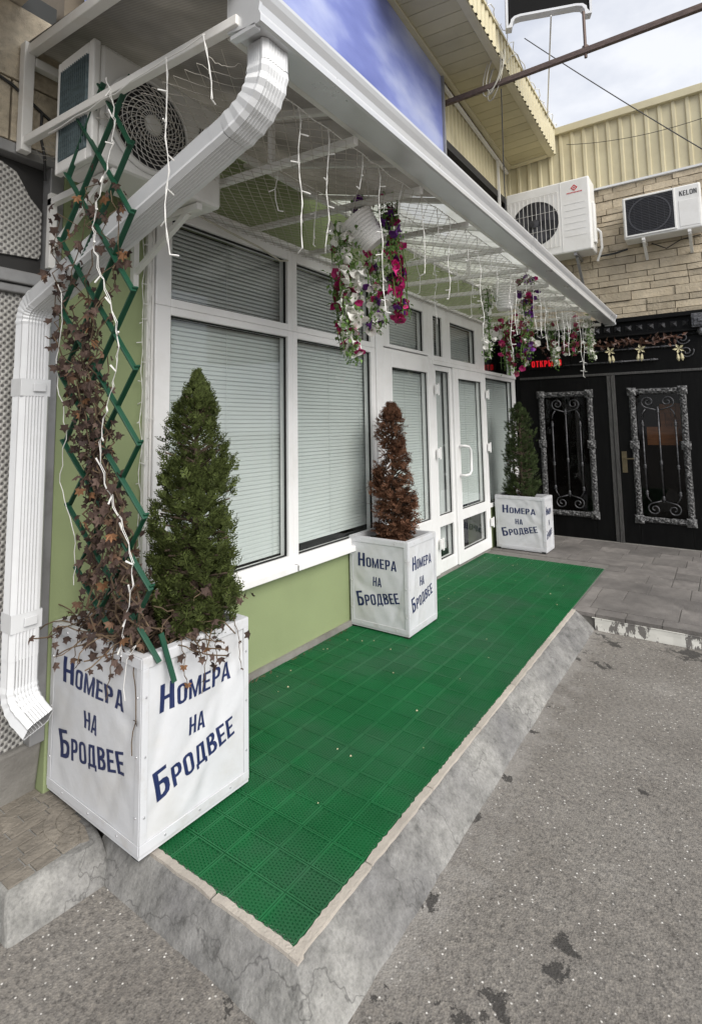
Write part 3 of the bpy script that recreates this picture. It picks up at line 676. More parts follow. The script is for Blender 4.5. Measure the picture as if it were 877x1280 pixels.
# ================================================================== BUILDING AT THE END
XF = 7.81
fb = thing('restaurant_building', 'stone faced building with yellow metal parapet and carved black double doors', 'building', (8.0, .8, 0))
MB().box(XF + .03, 8.6, -4, 2.9, 2.79, 4.54).build('wall', 'mortar', fb)
MB().box(XF + .16, 8.6, -4, 2.9, 4.54, 5.44).build('parapet_core', 'mortar', fb)
z = 2.795; k = 0
while z < 4.5:
    dz = random.choice((.055, .075, .09, .1, .115)); z1 = min(z + dz, 4.525); y = -.75 + uni(0, .3)
    while y < 2.4:
        dy = uni(.16, .5); y1 = min(y + dy, 2.42)
        if y1 - y > .05:
            pr = uni(0, .022); mb = MB(); nn = 5; P = []
            a, b = y + .004, y1 - .004
            for j, zz in enumerate((z + .004, z1 - .004)):
                for i in range(nn): P.append((XF + .012 - pr + .008 * nz3((a * 9 + i, zz * 20, k)), a + (b - a) * i / (nn - 1), zz + (.004 * nz3((i * 2.1 + a, zz, 3)))))
            f = [(i + 1, i, nn + i, nn + i + 1) for i in range(nn - 1)]
            o = len(P); P2 = [(XF + .035, p[1], p[2]) for p in P]
            f += [(i, i + 1, o + i + 1, o + i) for i in range(nn - 1)] + [(nn + i + 1, nn + i, o + nn + i, o + nn + i + 1) for i in range(nn - 1)]
            f += [(nn, 0, o, o + nn), (nn - 1, 2 * nn - 1, o + 2 * nn - 1, o + nn - 1)]
            mb.add(P + P2, f); mb.build('brick', 'stone', fb); k += 1
        y = y1
    z = z1
def ribbed(y0, y1, z0, z1, X, pitch=.145, dep=.022):
    mb = MB(); pts = []; y = y0
    while y < y1 - .001:
        for (a, d) in ((0, 0), (.62, 0), (.70, -1), (.92, -1), (1.0, 0)):
            yy = y + a * pitch
            if yy <= y1: pts.append((yy, d * dep))
        y += pitch
    for (yy, d) in pts: mb.v += [Vector((X + d, yy, z0)), Vector((X + d, yy, z1))]
    for i in range(len(pts) - 1): mb.f.append((2 * i, 2 * i + 1, 2 * i + 3, 2 * i + 2))
    return mb
for a, b in ((-3.6, -2.45), (-2.45, -1.145), (-1.145, .16), (.16, 1.32), (1.32, 2.334)): ribbed(a, b + .002, 4.555, 5.45, XF + .015).build('cladding', 'yellow_clad', fb)
MB().box(XF - .05, XF + .2, -3.6, 1.66, 5.435, 5.535).build('coping', 'yellow_clad', fb, bevel=.006)
MB().box(XF - .03, XF + .03, -3.6, 2.36, 4.527, 4.552).build('trim', 'white_metal', fb)
# black timber entrance
bd = MB(); bd.box(XF, 8.2, -1.6, 2.95, 2.1, 2.785); bd.box(XF, 8.2, -1.6, .09, 0, 2.1); bd.box(XF, 8.2, 2.27, 2.95, 0, 2.1)
bd.build('portal', 'black_wood', fb)
MB().box(XF + .5, XF + .55, -1.2, 2.33, -.01, 2.1).build('interior_wall', 'interior_dark', fb)
inn = MB(); inn.box(XF + .07, XF + .10, .48, .80, 1.2, 1.42); inn.build('wooden_box', 'interior_wood', fb)
inn = MB(); 
for q in range(4): inn.box(XF + .12, XF + .15, .44 + q * .055, .49 + q * .055, 1.25, 1.70)
inn.bar((XF + .11, .46, 1.3), (XF + .11, .62, 1.68), .03, .02, (1, 0, 0)); inn.build('wooden_shutter', 'interior_wood', fb)
co = MB()
co.box(XF - .06, XF, -1.6, 2.33, 2.735, 2.785); co.box(XF - .05, XF, -1.6, 2.33, 2.55, 2.575); co.box(XF - .03, XF, -1.6, 2.33, 2.505, 2.52)
co.build('cornice', 'black_wood', fb, bevel=.006)
for y in [.32 + .12 * i for i in range(16)]:
    mb = MB(); c = Vector((XF - .045, y, 2.655)); 
    q = [(XF - .003, y - .035, 2.62), (XF - .003, y + .035, 2.62), (XF - .003, y + .035, 2.69), (XF - .003, y - .035, 2.69)]
    mb.add(q + [c], [(0, 1, 4), (1, 2, 4), (2, 3, 4), (3, 0, 4)]); mb.build('stud', 'iron', fb)
mb = MB(); mb.box(XF - .09, XF, .08, .26, 2.58, 2.75); mb.box(XF - .105, XF - .09, .1, .24, 2.6, 2.73); mb.box(XF - .12, XF - .105, .14, .2, 2.64, 2.69); mb.build('bracket', 'iron', fb, bevel=.008)
mb = MB(); mb.lathe([(.001, -.05), (.03, -.043), (.05, 0), (.03, .043), (.001, .05)], (XF - .06, .17, 2.53), (0, 0, 1), 12); mb.build('ball', 'iron', fb, smooth=True)
MB().box(XF - .035, XF, -1.6, 2.27, 2.075, 2.105).build('lintel', 'door_edge', fb, bevel=.004)
def spiral(c, r0, turns, start, hand=1, n=26):
    return [(c[0], c[1] + hand * (r0 * (1 - .82 * i / n)) * math.cos(R(start) + 2 * math.pi * turns * i / n), c[2] + (r0 * (1 - .82 * i / n)) * math.sin(R(start) + 2 * math.pi * turns * i / n)) for i in range(n + 1)]
# grille of bars and scrolls over the transom
for z, y0 in ((2.39, .42), (2.24, .62)):
    mb = MB(); mb.tube([(XF - .03, y0, z), (XF - .03, 1.7, z)], .011, 6)
    for y in (.55, .9, 1.3): mb.lathe([(.011, -.03), (.02, -.015), (.013, 0), (.02, .015), (.011, .03)], (XF - .03, y + (2.4 - z) * .8, z), (0, 1, 0), 8)
    mb.build('rail', 'iron', fb, smooth=True)
for c, hnd, stt in (((XF - .03, .36, 2.47), 1, 200), ((XF - .03, .33, 2.31), 1, 160)):
    mb = MB(); mb.tube(spiral(c, .075, 1.6, stt, hnd), .008, 6); mb.build('scroll', 'iron', fb, smooth=True)
def black_door(y0, y1, fy0, fy1, handle):
    mb = MB(); X = XF - .02; fz0, fz1 = .27, 1.895
    for q in ((y0, fy0 + .04, .008, 2.072), (fy1 - .04, y1, .008, 2.072), (fy0 + .04, fy1 - .04, .008, fz0 + .05), (fy0 + .04, fy1 - .04, fz1 - .05, 2.072)): mb.box(X, X + .05, q[0], q[1], q[2], q[3])
    d = mb.build('door', 'black_wood', fb, bevel=.004, label='black timber door leaf with carved frame and iron scrollwork')
    fr = MB(); t = .07
    def strip(p, q, nrm):                      # carved moulding
        p, q, nrm = Vector(p), Vector(q), Vector(nrm); L_ = (q - p).length; n = int(L_ / .02)
        def fn(u, v):
            c = p.lerp(q, u) + nrm * (v - .5) * t
            a = math.sin(v * math.pi) ** .6
            e = .5 + .5 * math.sin(u * L_ * 95 + 2.3 * math.sin(v * 9 + u * L_ * 40)) * (1 if .18 < v < .82 else .1)
            return (X - .008 - .022 * a - .014 * e * a + .006 * nz3((c.y * 60, c.z * 60, 1)), c.y, c.z)
        fr.grid(fn, n * 4, 8)
    strip((0, fy0 + .04, fz0), (0, fy0 + .04, fz1), (0, -1, 0)); strip((0, fy1 - .04, fz0), (0, fy1 - .04, fz1), (0, -1, 0))
    strip((0, fy0, fz0 + .04), (0, fy1, fz0 + .04), (0, 0, 1)); strip((0, fy0, fz1 - .04), (0, fy1, fz1 - .04), (0, 0, 1))
    fr.build('carved_frame', 'ornate', d, smooth=False)
    mid = (fz0 + fz1) / 2 + .12
    for yy in (fy0 + .04, fy1 - .04):
        for zz in (fz0 + .04, fz1 - .04, mid):
            cs = MB(); cs.add([(X - .035, yy - .05, zz - .05), (X - .035, yy + .05, zz - .05), (X - .035, yy + .05, zz + .05), (X - .035, yy - .05, zz + .05), (X - .07, yy, zz)], [(0, 4, 1), (1, 4, 2), (2, 4, 3), (3, 4, 0)]); cs.build('corner_block', 'ornate', d)
    MB().box(X + .03, X + .036, fy0 + .04, fy1 - .04, fz0 + .05, fz1 - .05).build('pane', 'glass_dark', d)
    yc = (fy0 + fy1) / 2; zb, zt = fz0 + .09, fz1 - .09; XS = X - .005
    for (yy, a, b) in ((yc, zb + .16, zt - .14), (yc - .17, zb + .22, zt - .3), (yc + .17, zb + .22, zt - .3)):
        s = MB(); s.tube([(XS, yy, a), (XS, yy, b)], .009, 6)
        for q in ((a + b) / 2 - .1, a + .05, b - .05): s.lathe([(.009, -.03), (.019, -.012), (.012, 0), (.019, .012), (.009, .03)], (XS, yy, q), (0, 0, 1), 8)
        s.build('bar', 'iron', d, smooth=True)
    for hnd in (-1, 1):
        for (zz, st_, flip) in ((zb + .08, 90, 1), (zt - .08, -90, -1)):
            c = (XS, yc + hnd * .1, zz)
            sp = spiral(c, .075, 1.5, st_, hnd * flip * -1)
            tail = [(XS, yc + hnd * .17, zz + flip * .19), (XS, yc + hnd * .16, zz + flip * .13), (XS, yc + hnd * .13, zz + flip * .085)]
            s = MB(); s.tube(sp[::-1] + [(XS, yc + hnd * .02, zz + flip * .1)], .008, 6); s.tube(tail, .007, 6); s.build('scroll', 'iron', d, smooth=True)
    if handle:
        s = MB(); s.box(X - .012, X, handle - .028, handle + .028, .86, 1.12); s.tube([(X - .01, handle, 1.03), (X - .055, handle, 1.03), (X - .055, handle - .11, 1.035)], .009, 6); s.build('handle', 'brass', d, bevel=.003)
    return d
black_door(1.195, 2.265, 1.365, 2.04, None)
dr = black_door(.095, 1.10, .36, .965, 1.05)
mb = MB(); mb.box(XF - .045, XF - .0, 1.101, 1.145, .005, 2.072); mb.box(XF - .035, XF, 1.149, 1.194, .005, 2.072); mb.build('meeting_stile', 'door_edge', fb, bevel=.004)
MB().box(XF - .06, XF + .1, -1.2, 2.3, -.015, .006).build('threshold', 'plinth', fb)
# red LED sign in the transom
led = thing('led_sign', 'small glowing red letter sign above the black doors', 'sign', (XF - .03, 1.88, 2.28))
MB().box(XF - .03, XF - .005, 1.62, 2.14, 2.215, 2.35).build('housing', 'sign_black', led)
mb = MB(); P, wd = text_polys('ОТКРЫТО', .085, 1, .14); lay(mb, P, Vector((XF - .034, 2.10, 2.24)), Vector((0, -1, 0)), Vector((0, 0, 1))); mb.build('lettering', 'led_red', led)
# garland with pale bows
ga = thing('garland', 'brown and gold leaf garland with pale flowers draped above the black doors', 'garland', (XF - .06, .9, 2.48))
lf = MB(); lf.add([(0, 0, 0), (.02, .012, .004), (.045, 0, 0), (.02, -.012, .004)], [(0, 1, 2), (0, 2, 3)]); lf_me = lf.mesh('leaf', 'garland')
mb = MB(); gp = [(XF - .06, .36 + 1.6 * i / 24, 2.47 + .03 * math.sin(i * .9)) for i in range(25)]; mb.tube(gp, .012, 5); mb.build('cord', 'garland', ga)
for i in range(170):
    y = uni(.36, 1.96); inst('leaf', lf_me, ga, (XF - .075 + uni(-.03, .02), y, 2.47 + uni(-.05, .05)), (uni(-3, 3), uni(-3, 3), uni(-3, 3)), uni(1.0, 1.9))
pl = MB()
for k in range(5):
    a = 2 * math.pi * k / 5; pl.add([(0, 0, 0), (-.015, .035 * math.cos(a - .4), .035 * math.sin(a - .4)), (-.01, .06 * math.cos(a), .06 * math.sin(a)), (-.015, .035 * math.cos(a + .4), .035 * math.sin(a + .4))], [(0, 1, 2, 3)])
for k in (-1, 1): pl.lathe([(.001, 0), (.012, -.02), (.018, -.06), (.002, -.09)], (-.005, .018 * k, -.05), (0, 0, 1), 6)
pl_me = pl.mesh('flower', 'garland_pale')
for y in (.4, .79, 1.12, 1.75): inst('flower', pl_me, ga, (XF - .11, y, 2.37 - (.03 if y == .4 else 0)), (uni(-.2, .2), 0, 0), 1.05)

# ================================================================== YELLOW UPPER STOREY, BILLBOARD
yb = thing('yellow_eave', 'deep yellow metal eave and wall cladding above the shop beside the blue banner', 'eave', (6.2, 2.2, 5.2))
def eI(x): return Vector((x, 2.29, 5.14 + (7.8 - x) * .097))
def eO(x): return Vector((x, 1.66, 5.167 + (7.8 - x) * .0705))
def eT(x): return Vector((x, 1.66, 5.535 + (7.8 - x) * .029))
X0e, X1e = 3.9, 7.79; x = X0e; PW = .162
while x < X1e - .3:
    x1 = x + PW; g = .006; D = Vector((0, 0, .05)); pts = []
    def S(xx, t): return eI(xx).lerp(eO(xx), t)
    b = [S(x + g, .09), S(x1 - .001, .09), S(x1 - .001, .86), S(x + g, .86)]
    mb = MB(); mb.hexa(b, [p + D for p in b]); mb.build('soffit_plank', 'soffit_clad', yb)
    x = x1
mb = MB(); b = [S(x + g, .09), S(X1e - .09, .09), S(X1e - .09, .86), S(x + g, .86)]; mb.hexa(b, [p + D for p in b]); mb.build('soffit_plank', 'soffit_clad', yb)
mb = MB(); b = [S(X0e, .0), S(X1e, .0), S(X1e, 1), S(X0e, 1)]; up2 = Vector((0, 0, .03)); mb.hexa([p + up2 * 2.6 for p in b], [p + up2 * 3.0 for p in b]); mb.build('soffit_backing', 'dark_gap', yb)
dn = Vector((0, 0, -.012))
def strip3(f0, f1, f2, f3, name, matn):
    b = [f0, f1, f2, f3]; mb = MB(); mb.hexa([p + dn for p in b], [p + up2 * .8 for p in b]); mb.build(name, matn, yb, bevel=.004)
strip3(S(X0e, .865), S(X1e, .865), S(X1e, 1.0), S(X0e, 1.0), 'trim', 'yellow_clad')
strip3(S(X0e, -.02), S(X1e, -.02), S(X1e, .085), S(X0e, .085), 'trim', 'yellow_clad')
strip3(S(X1e - .085, .087), S(X1e, .087), S(X1e, .863), S(X1e - .085, .863), 'trim', 'yellow_clad')
mb = MB(); n = 0; xx = X0e; pts = []
while xx < X1e:
    for a, d in ((0, 0), (.055, 0), (.065, -.016), (.095, -.016), (.105, 0)):
        if xx + a < X1e: pts.append((xx + a, d))
    xx += .105
for (xx, d) in pts: mb.v += [eO(xx) + Vector((0, d - .004, -.01)), eT(xx) + Vector((0, d - .004, 0))]
for i in range(len(pts) - 1): mb.f.append((2 * i, 2 * i + 2, 2 * i + 3, 2 * i + 1))
mb.build('fascia', 'yellow_clad', yb)
mb = MB(); mb.hexa([eT(X0e) + Vector((0, -.03, -.01)), eT(X1e) + Vector((0, -.03, -.01)), eT(X1e) + Vector((0, .7, -.01)), eT(X0e) + Vector((0, .7, -.01))], [eT(X0e) + Vector((0, -.03, .02)), eT(X1e) + Vector((0, -.03, .02)), eT(X1e) + Vector((0, .7, .05)), eT(X0e) + Vector((0, .7, .05))]); mb.build('roof_edge', 'yellow_clad', yb)
# ribbed wall under the eave
pts = []; xx = 5.505
while xx < 7.8:
    for a, d in ((0, 0), (.06, 0), (.07, -.02), (.105, -.02), (.115, 0)):
        if xx + a < 7.8: pts.append((xx + a, d))
    xx += .115
mb = MB()
for (xx, d) in pts: mb.v += [Vector((xx, 2.345 + d, 4.66)), Vector((xx, 2.345 + d, 5.14 + (7.8 - xx) * .097 + .02))]
for i in range(len(pts) - 1): mb.f.append((2 * i, 2 * i + 2, 2 * i + 3, 2 * i + 1))
mb.build('cladding', 'yellow_clad', yb)
MB().box(1.25, 7.79, 2.42, 2.9, 3.455, 6.9).build('core_wall', 'mortar', yb)
MB().box(5.51, 7.79, 2.3, 2.42, 4.56, 4.655).build('beam', 'torn_sheet', yb)
mb = MB(); mb.bar((5.51, 2.30, 5.27), (7.75, 2.30, 5.07), .035, .035); mb.bar((7.3, 2.29, 5.1), (7.3, 2.29, 3.9), .03, .03, (1, 0, 0)); mb.build('conduit', 'white_tube', yb)
bb = thing('billboard', 'large banner printed with a plain blue sky above the white gutter', 'billboard', (3.5, 2.3, 4.0))
MB().box(1.3, 5.47, 2.30, 2.33, 3.5, 6.9).build('panel', 'banner_print', bb)
MB().box(5.471, 5.50, 2.27, 2.36, 3.5, 6.9).build('frame', 'grey_frame', bb, bevel=.004)

# steel pole across the yard, sign lamp on it, cables
mb = MB(); mb.bar((5.55, 2.40, 5.065), (5.55, -3.5, 5.05), .045, .058); mb.build('steel_pole', 'rust_steel', label='long rusty square steel pole spanning the yard under the sky', cat='pole', bevel=.006)
sg = thing('hanging_sign', 'black panel in a white rounded frame mounted above the rusty pole', 'sign', (5.55, 1.15, 5.45))
A = Vector((5.39, 1.545, 5.5)); B = Vector((5.69, .805, 5.5)); U = (B - A); L_ = U.length; U.normalize(); NN = Vector((-U.y, U.x, 0))
UPV = (Vector((0, 0, 1)) - NN * .12).normalized()
def sp_(a, h, d=0): return A + U * a + UPV * h + NN * d
prof = [(0, 0), (.06, 0), (.065, .05), (.09, .085), (.14, .095), (L_ - .14, .095), (L_ - .09, .085), (L_ - .065, .05), (L_ - .06, 0), (L_, 0), (L_, 1.3), (0, 1.3)]
def plate(mb, pr, d0, d1):
    n = len(pr); mb.add([sp_(a, h, d0) for a, h in pr] + [sp_(a, h, d1) for a, h in pr], [tuple(range(n)), tuple(range(n, 2 * n))[::-1]] + [(i, n + i, n + (i + 1) % n, (i + 1) % n) for i in range(n)])
fr = MB(); iprof = [(.02, .02), (.042, .05), (.047, .08), (.08, .108), (.14, .118), (L_ - .14, .118), (L_ - .08, .108), (L_ - .047, .08), (L_ - .042, .05), (L_ - .02, .02), (L_ - .035, 1.27), (.035, 1.27)]
n = len(prof); fr.add([sp_(a, h, -.03) for a, h in prof] + [sp_(a, h, -.03) for a, h in iprof] + [sp_(a, h, .06) for a, h in prof], [(i, (i + 1) % n, n + (i + 1) % n, n + i) for i in range(n)] + [(i, 2 * n + i, 2 * n + (i + 1) % n, (i + 1) % n) for i in range(n)] + [tuple(range(2 * n, 3 * n))])
fr.build('frame', 'white_metal', sg)
fc = MB(); fc.poly([sp_(a, h, -.02) for a, h in iprof]); fc.build('face', 'sign_black', sg)
mb = MB(); mb.tube([(5.60, .86, 5.5), (5.555, .855, 5.1), (5.55, .855, 4.99)], .014, 8); mb.lathe([(.03, -.01), (.03, .02)], (5.555, .855, 5.09), (0, 0, 1), 8); mb.build('rod', 'rust_steel', sg)
mb = MB(); mb.tube([(5.53, 1.14, 5.55), (7.45, 1.655, 5.53)], .008, 6); mb.build('stay_rod', 'white_tube', sg)
def cable(pts, r, mat, label, sag=0):
    P = [Vector(p) for p in pts]
    if len(P) == 2: P = [P[0].lerp(P[1], i / 20) - Vector((0, 0, sag * 4 * (i / 20) * (1 - i / 20))) for i in range(21)]
    mb = MB(); mb.tube(P, r, 5); return mb.build('cable', mat, label=label, cat='cable')
cable([(7.6, 1.93, 6.9), (7.6, -.9, 3.62)], .007, 'cable_black', 'thin black cable crossing the sky down over the yellow parapet', .05)
cable([(7.76, 1.5, 5.25), (7.76, -1.2, 5.35)], .004, 'cable_black', 'faint slack wire hanging along the ribbed yellow parapet', .22)
coil = []
for i in range(90):
    t = i / 89 * 2 * math.pi * 4.3; rr = .17 + .04 * math.sin(i * .23)
    coil.append((5.57 + .06 * math.cos(t * .5) + rr * .3 * math.cos(t), 1.74 + rr * .62 * math.cos(t + .5), 5.2 + rr * 1.25 * math.sin(t)))
coil += [(5.7, 1.64, 5.35), (5.75, 1.61, 5.45), (5.95, 1.6, 5.58), (6.2, 1.6, 5.5)]
cable(coil, .006, 'cable_pale', 'pale cable coiled in loops over the rusty pole at the eave')
cable([(5.72, 1.72, 5.1), (5.75, 1.74, 4.4), (5.8, 1.76, 3.5), (5.8, 1.76, 3.1)], .006, 'cable_black', 'thin black cable dropping straight from the rusty pole')
for k in range(1):
    pts = []
    for i in range(60): x = 4.4 + i * .057; pts.append((x, 1.615 + .02 * math.sin(i * 1.7), eT(x).z - .02 + .07 * abs(math.sin(i * .55)) + .02 * math.sin(i * 2.1)))
    cable(pts, .005, 'wire_white', 'tangled white wire running along the yellow eave edge')

# ================================================================== CANOPY
cn = thing('canopy', 'white tube canopy frame with dirty translucent roof sheet over the shop front', 'canopy', (4.2, 1.7, 2.7))
def roofz(y): return 2.82 + (y - 1.13) * .29
RX = [1.05] + [1.82 + .605 * i for i in range(10)]
for i, x in enumerate(RX):
    MB().bar((x if i else 1.092, 1.14 if i else 1.085, 2.70 if i == 0 else 2.655), (x, YW - .001, 2.715), .032, .032).build('cross_tube', 'white_tube', cn, bevel=.003)
    MB().bar((x if i else .89, 1.145, roofz(1.145) - .03 + (0 if i else .02)), (x + (0 if i else .02), YW - .001, roofz(YW) - .03), .03 if i else .04, .03 if i else .04).build('rafter', 'white_tube', cn, bevel=.003)
    if i % 2 == 1: MB().bar((x, 1.6, 2.69), (x, 1.6, roofz(1.6) - .055), .024, .024, (1, 0, 0)).build('strut', 'white_tube', cn)
MB().bar((1.05, YW - .03, 2.67), (1.05, YW - .03, 3.16), .045, .045, (1, 0, 0)).build('upright', 'white_tube', cn, bevel=.003)
MB().bar((1.075, YW - .035, 3.085), (1.78, YW - .035, 3.085), .04, .04).build('wall_rail', 'white_tube', cn, bevel=.003)
MB().bar((1.80, 2.05, 2.985), (7.35, 2.05, 2.94), .03, .035).build('purlin', 'white_tube', cn, bevel=.003)
MB().bar((1.12, 1.155, 2.72), (7.4, 1.155, 2.72), .025, .05).build('eave_rail', 'white_tube', cn, bevel=.003)
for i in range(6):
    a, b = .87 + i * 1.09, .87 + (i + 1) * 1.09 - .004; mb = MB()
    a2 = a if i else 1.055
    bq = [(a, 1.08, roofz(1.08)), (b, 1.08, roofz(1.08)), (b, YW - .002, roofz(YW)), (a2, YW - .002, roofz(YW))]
    mb.hexa([Vector(p) for p in bq], [Vector(p) + Vector((0, 0, .008)) for p in bq]); mb.build('roof_sheet', 'polycarbonate_dirty_shaded' if i < 2 else 'polycarbonate', cn)
# gutter
gt = thing('gutter', 'long white metal gutter along the canopy front edge', 'gutter', (4.2, 1.06, 2.67))
gp = [(1.13, 2.80), (1.13, 2.682), (1.012, 2.662), (1.002, 2.666), (1.001, 2.684), (1.008, 2.700), (1.004, 2.722), (.992, 2.742), (.985, 2.758), (.985, 2.770), (.990, 2.775), (1.0, 2.775), (1.002, 2.768)]
gi = [(1.125, 2.80), (1.125, 2.687), (1.012, 2.668), (1.008, 2.684), (1.013, 2.70), (1.009, 2.722), (.998, 2.742), (.992, 2.765)]
def gsec(mb, x0, x1, pr, g=0):
    o = len(mb.v); n = len(pr); c = Vector((0, 1.06, 2.72))
    for x in (x0, x1):
        for (y, z) in pr: mb.v.append(Vector((x, y + (y - 1.06) * g, z + (z - 2.72) * g)))
    for i in range(n - 1): mb.f.append((o + i, o + i + 1, o + n + i + 1, o + n + i))
cutx = [1.10, 3.9, 5.3, 7.42]
for a, b in zip(cutx, cutx[1:]):
    mb = MB(); gsec(mb, a, b, gp); gsec(mb, a, b, gi[::-1]); mb.build('trough', 'gutter_metal', gt)
for x in cutx[1:-1]:
    mb = MB(); gsec(mb, x - .04, x + .04, gp, .03); mb.build('joint_sleeve', 'gutter_metal', gt)
for x, s in ((1.10, -1), (7.42, 1)):
    mb = MB(); n = len(gp); P = [(x, 1.06 + (y - 1.06) * 1.06, 2.72 + (z - 2.72) * 1.08) for y, z in gp]; P2 = [(x + s * .012, y, z) for _, y, z in P]
    mb.add(P + P2, [tuple(range(n)), tuple(range(n, 2 * n))[::-1]] + [(i, (i + 1) % n, n + (i + 1) % n, n + i) for i in range(n)]); mb.box(x - .012, x + .012, 1.02, 1.12, 2.652, 2.664); mb.build('end_cap', 'gutter_metal', gt)
# downpipe
dp = thing('downpipe', 'fluted white rectangular downpipe running from the gutter back to the wall', 'downpipe', (1.12, 2.29, .35))
def fluted(w, d):
    pts = []; hw, hd = w / 2, d / 2; n = 7
    def edge(ax, ay, bx, by, nx, ny):
        for i in range(n * 2 + 1):
            t = i / (n * 2 + 1); k = 1 if .1 < t < .9 else 0
            dep = -.0042 if (i % 2 and k) else 0
            pts.append((ax + (bx - ax) * t + nx * dep, ay + (by - ay) * t + ny * dep))
    c = .012
    edge(-hw + c, -hd, hw - c, -hd, 0, -1); edge(hw, -hd + c, hw, hd - c, 1, 0); edge(hw - c, hd, -hw + c, hd, 0, 1); edge(-hw, hd - c, -hw, -hd + c, -1, 0)
    return pts
SEC = fluted(.118, .086)
def sweep(mb, path, sec, scales=None, side=Vector((1, 0, 0))):
    path = [Vector(p) for p in path]; k = len(path); o = len(mb.v); n = len(sec)
    for i, p in enumerate(path):
        a = (path[i] - path[i - 1]).normalized() if i else None; b = (path[i + 1] - path[i]).normalized() if i < k - 1 else None
        d = ((a or b) + (b or a)).normalized(); sx = (side - d * side.dot(d)).normalized(); sy = d.cross(sx)
        s = scales[i] if scales else 1
        for (u, v) in sec: mb.v.append(p + sx * u * s + sy * v * s)
    for i in range(k - 1):
        for j in range(n): mb.f.append((o + i * n + j, o + i * n + (j + 1) % n, o + (i + 1) * n + (j + 1) % n, o + (i + 1) * n + j))
def arc(p, c, q, n):                            # quadratic bend p-c-q
    p, c, q = Vector(p), Vector(c), Vector(q)
    return [p * (1 - t) ** 2 + c * 2 * t * (1 - t) + q * t * t for t in [i / n for i in range(n + 1)]]
E1a, E1, E1b = Vector((1.205, 1.075, 2.60)), Vector((1.205, 1.075, 2.49)), Vector((1.192, 1.21, 2.435))
E2b = Vector((1.108, 2.23, 2.02)); E2 = Vector((1.104, 2.295, 1.995)); E2a = Vector((1.104, 2.295, 1.92))
def crimp(n, amt=.05): return [1.0 + (amt if i % 2 else 0) * (1 if 0 < i < n else 0) for i in range(n + 1)]
mb = MB(); sweep(mb, [(1.205, 1.075, 2.665), E1a], SEC); a = arc(E1a, E1, E1b, 12); sweep(mb, a, SEC, crimp(12, .06)); sweep(mb, [a[-1], a[-1].lerp(E2b, .06)], SEC); mb.build('elbow', 'white_metal', dp, smooth=False)
mb = MB(); sweep(mb, [E1b.lerp(E2b, .05), E2b.lerp(E1b, .09)], [(u * 1.03, v * 1.03) for u, v in SEC]); mb.build('offset_pipe', 'white_metal', dp)
mb = MB(); a = arc(E2b, E2, E2a, 12); sweep(mb, [E2b.lerp(E1b, .1), a[0]], SEC); sweep(mb, a, SEC, crimp(12, .045)); sweep(mb, [a[-1], (1.104, 2.295, 1.72)], SEC); mb.build('elbow', 'white_metal', dp)
mb = MB(); sweep(mb, [(1.104, 2.295, 1.74), (1.104, 2.295, .60)], [(u * 1.02, v * 1.02) for u, v in SEC]); mb.build('pipe', 'white_metal', dp)
mb = MB(); a = arc((1.104, 2.295, .50), (1.104, 2.295, .43), (1.122, 2.235, .39), 8); sweep(mb, [(1.104, 2.295, .62)] + a + [(1.136, 2.195, .36)], SEC, [1] + crimp(8, .045) + [1.0]); ol = mb.build('outlet', 'white_metal', dp); mb = MB(); sweep(mb, ([(1.104, 2.295, .62)] + a + [(1.1355, 2.1965, .361)])[::-1], [(u * .95, v * .93) for u, v in SEC]); mb.build('shade_lining', 'grey_frame', ol)  # added grey inner sleeve: the shade inside the outlet, put into its colour
for z in (1.66, .74):
    mb = MB(); sweep(mb, [(1.104, 2.295, z - .035), (1.104, 2.295, z + .035)], [(u * 1.06, v * 1.07) for u, v in ((-.057, -.041), (.057, -.041), (.057, .041), (-.057, .041))])
    mb.box(1.09, 1.14, 2.240, 2.2465, z - .016, z + .018); mb.build('clamp', 'white_metal', dp, bevel=.002)

# ================================================================== AIR CONDITIONERS
def fan_grille(mb, c, ax, uu, vv, r, rings=9, spokes=28, th=.0028, swirl=.0):
    c, ax, uu, vv = Vector(c), Vector(ax), Vector(uu), Vector(vv)
    for k in range(rings):
        rr = r * (k + 1) / rings; mb.tube([c + uu * rr * math.cos(2 * math.pi * i / 36) + vv * rr * math.sin(2 * math.pi * i / 36) + ax * .012 * (1 - (k / rings) ** 2) for i in range(37)], th, 4, False)
    for k in range(spokes):
        a = 2 * math.pi * k / spokes; mb.tube([c + (uu * math.cos(a + swirl * t) + vv * math.sin(a + swirl * t)) * r * t + ax * .014 * (1 - t * t) for t in (.18, .4, .6, .8, 1)], th, 4, False)
def fan_blades(mb, c, ax, uu, vv, r, n=3):
    c, ax, uu, vv = Vector(c), Vector(ax), Vector(uu), Vector(vv)
    for k in range(n):
        a0 = 2 * math.pi * k / n
        def fn(u, v): a = a0 + (v - .5) * 1.5 + u * .35; rr = r * (.18 + .78 * u); return c + (uu * math.cos(a) + vv * math.sin(a)) * rr + ax * (v - .5) * .07
        mb.grid(fn, 5, 5)
    mb.lathe([(r * .2, -.04), (r * .2, .02), (.001, .03)], c, ax, 14)
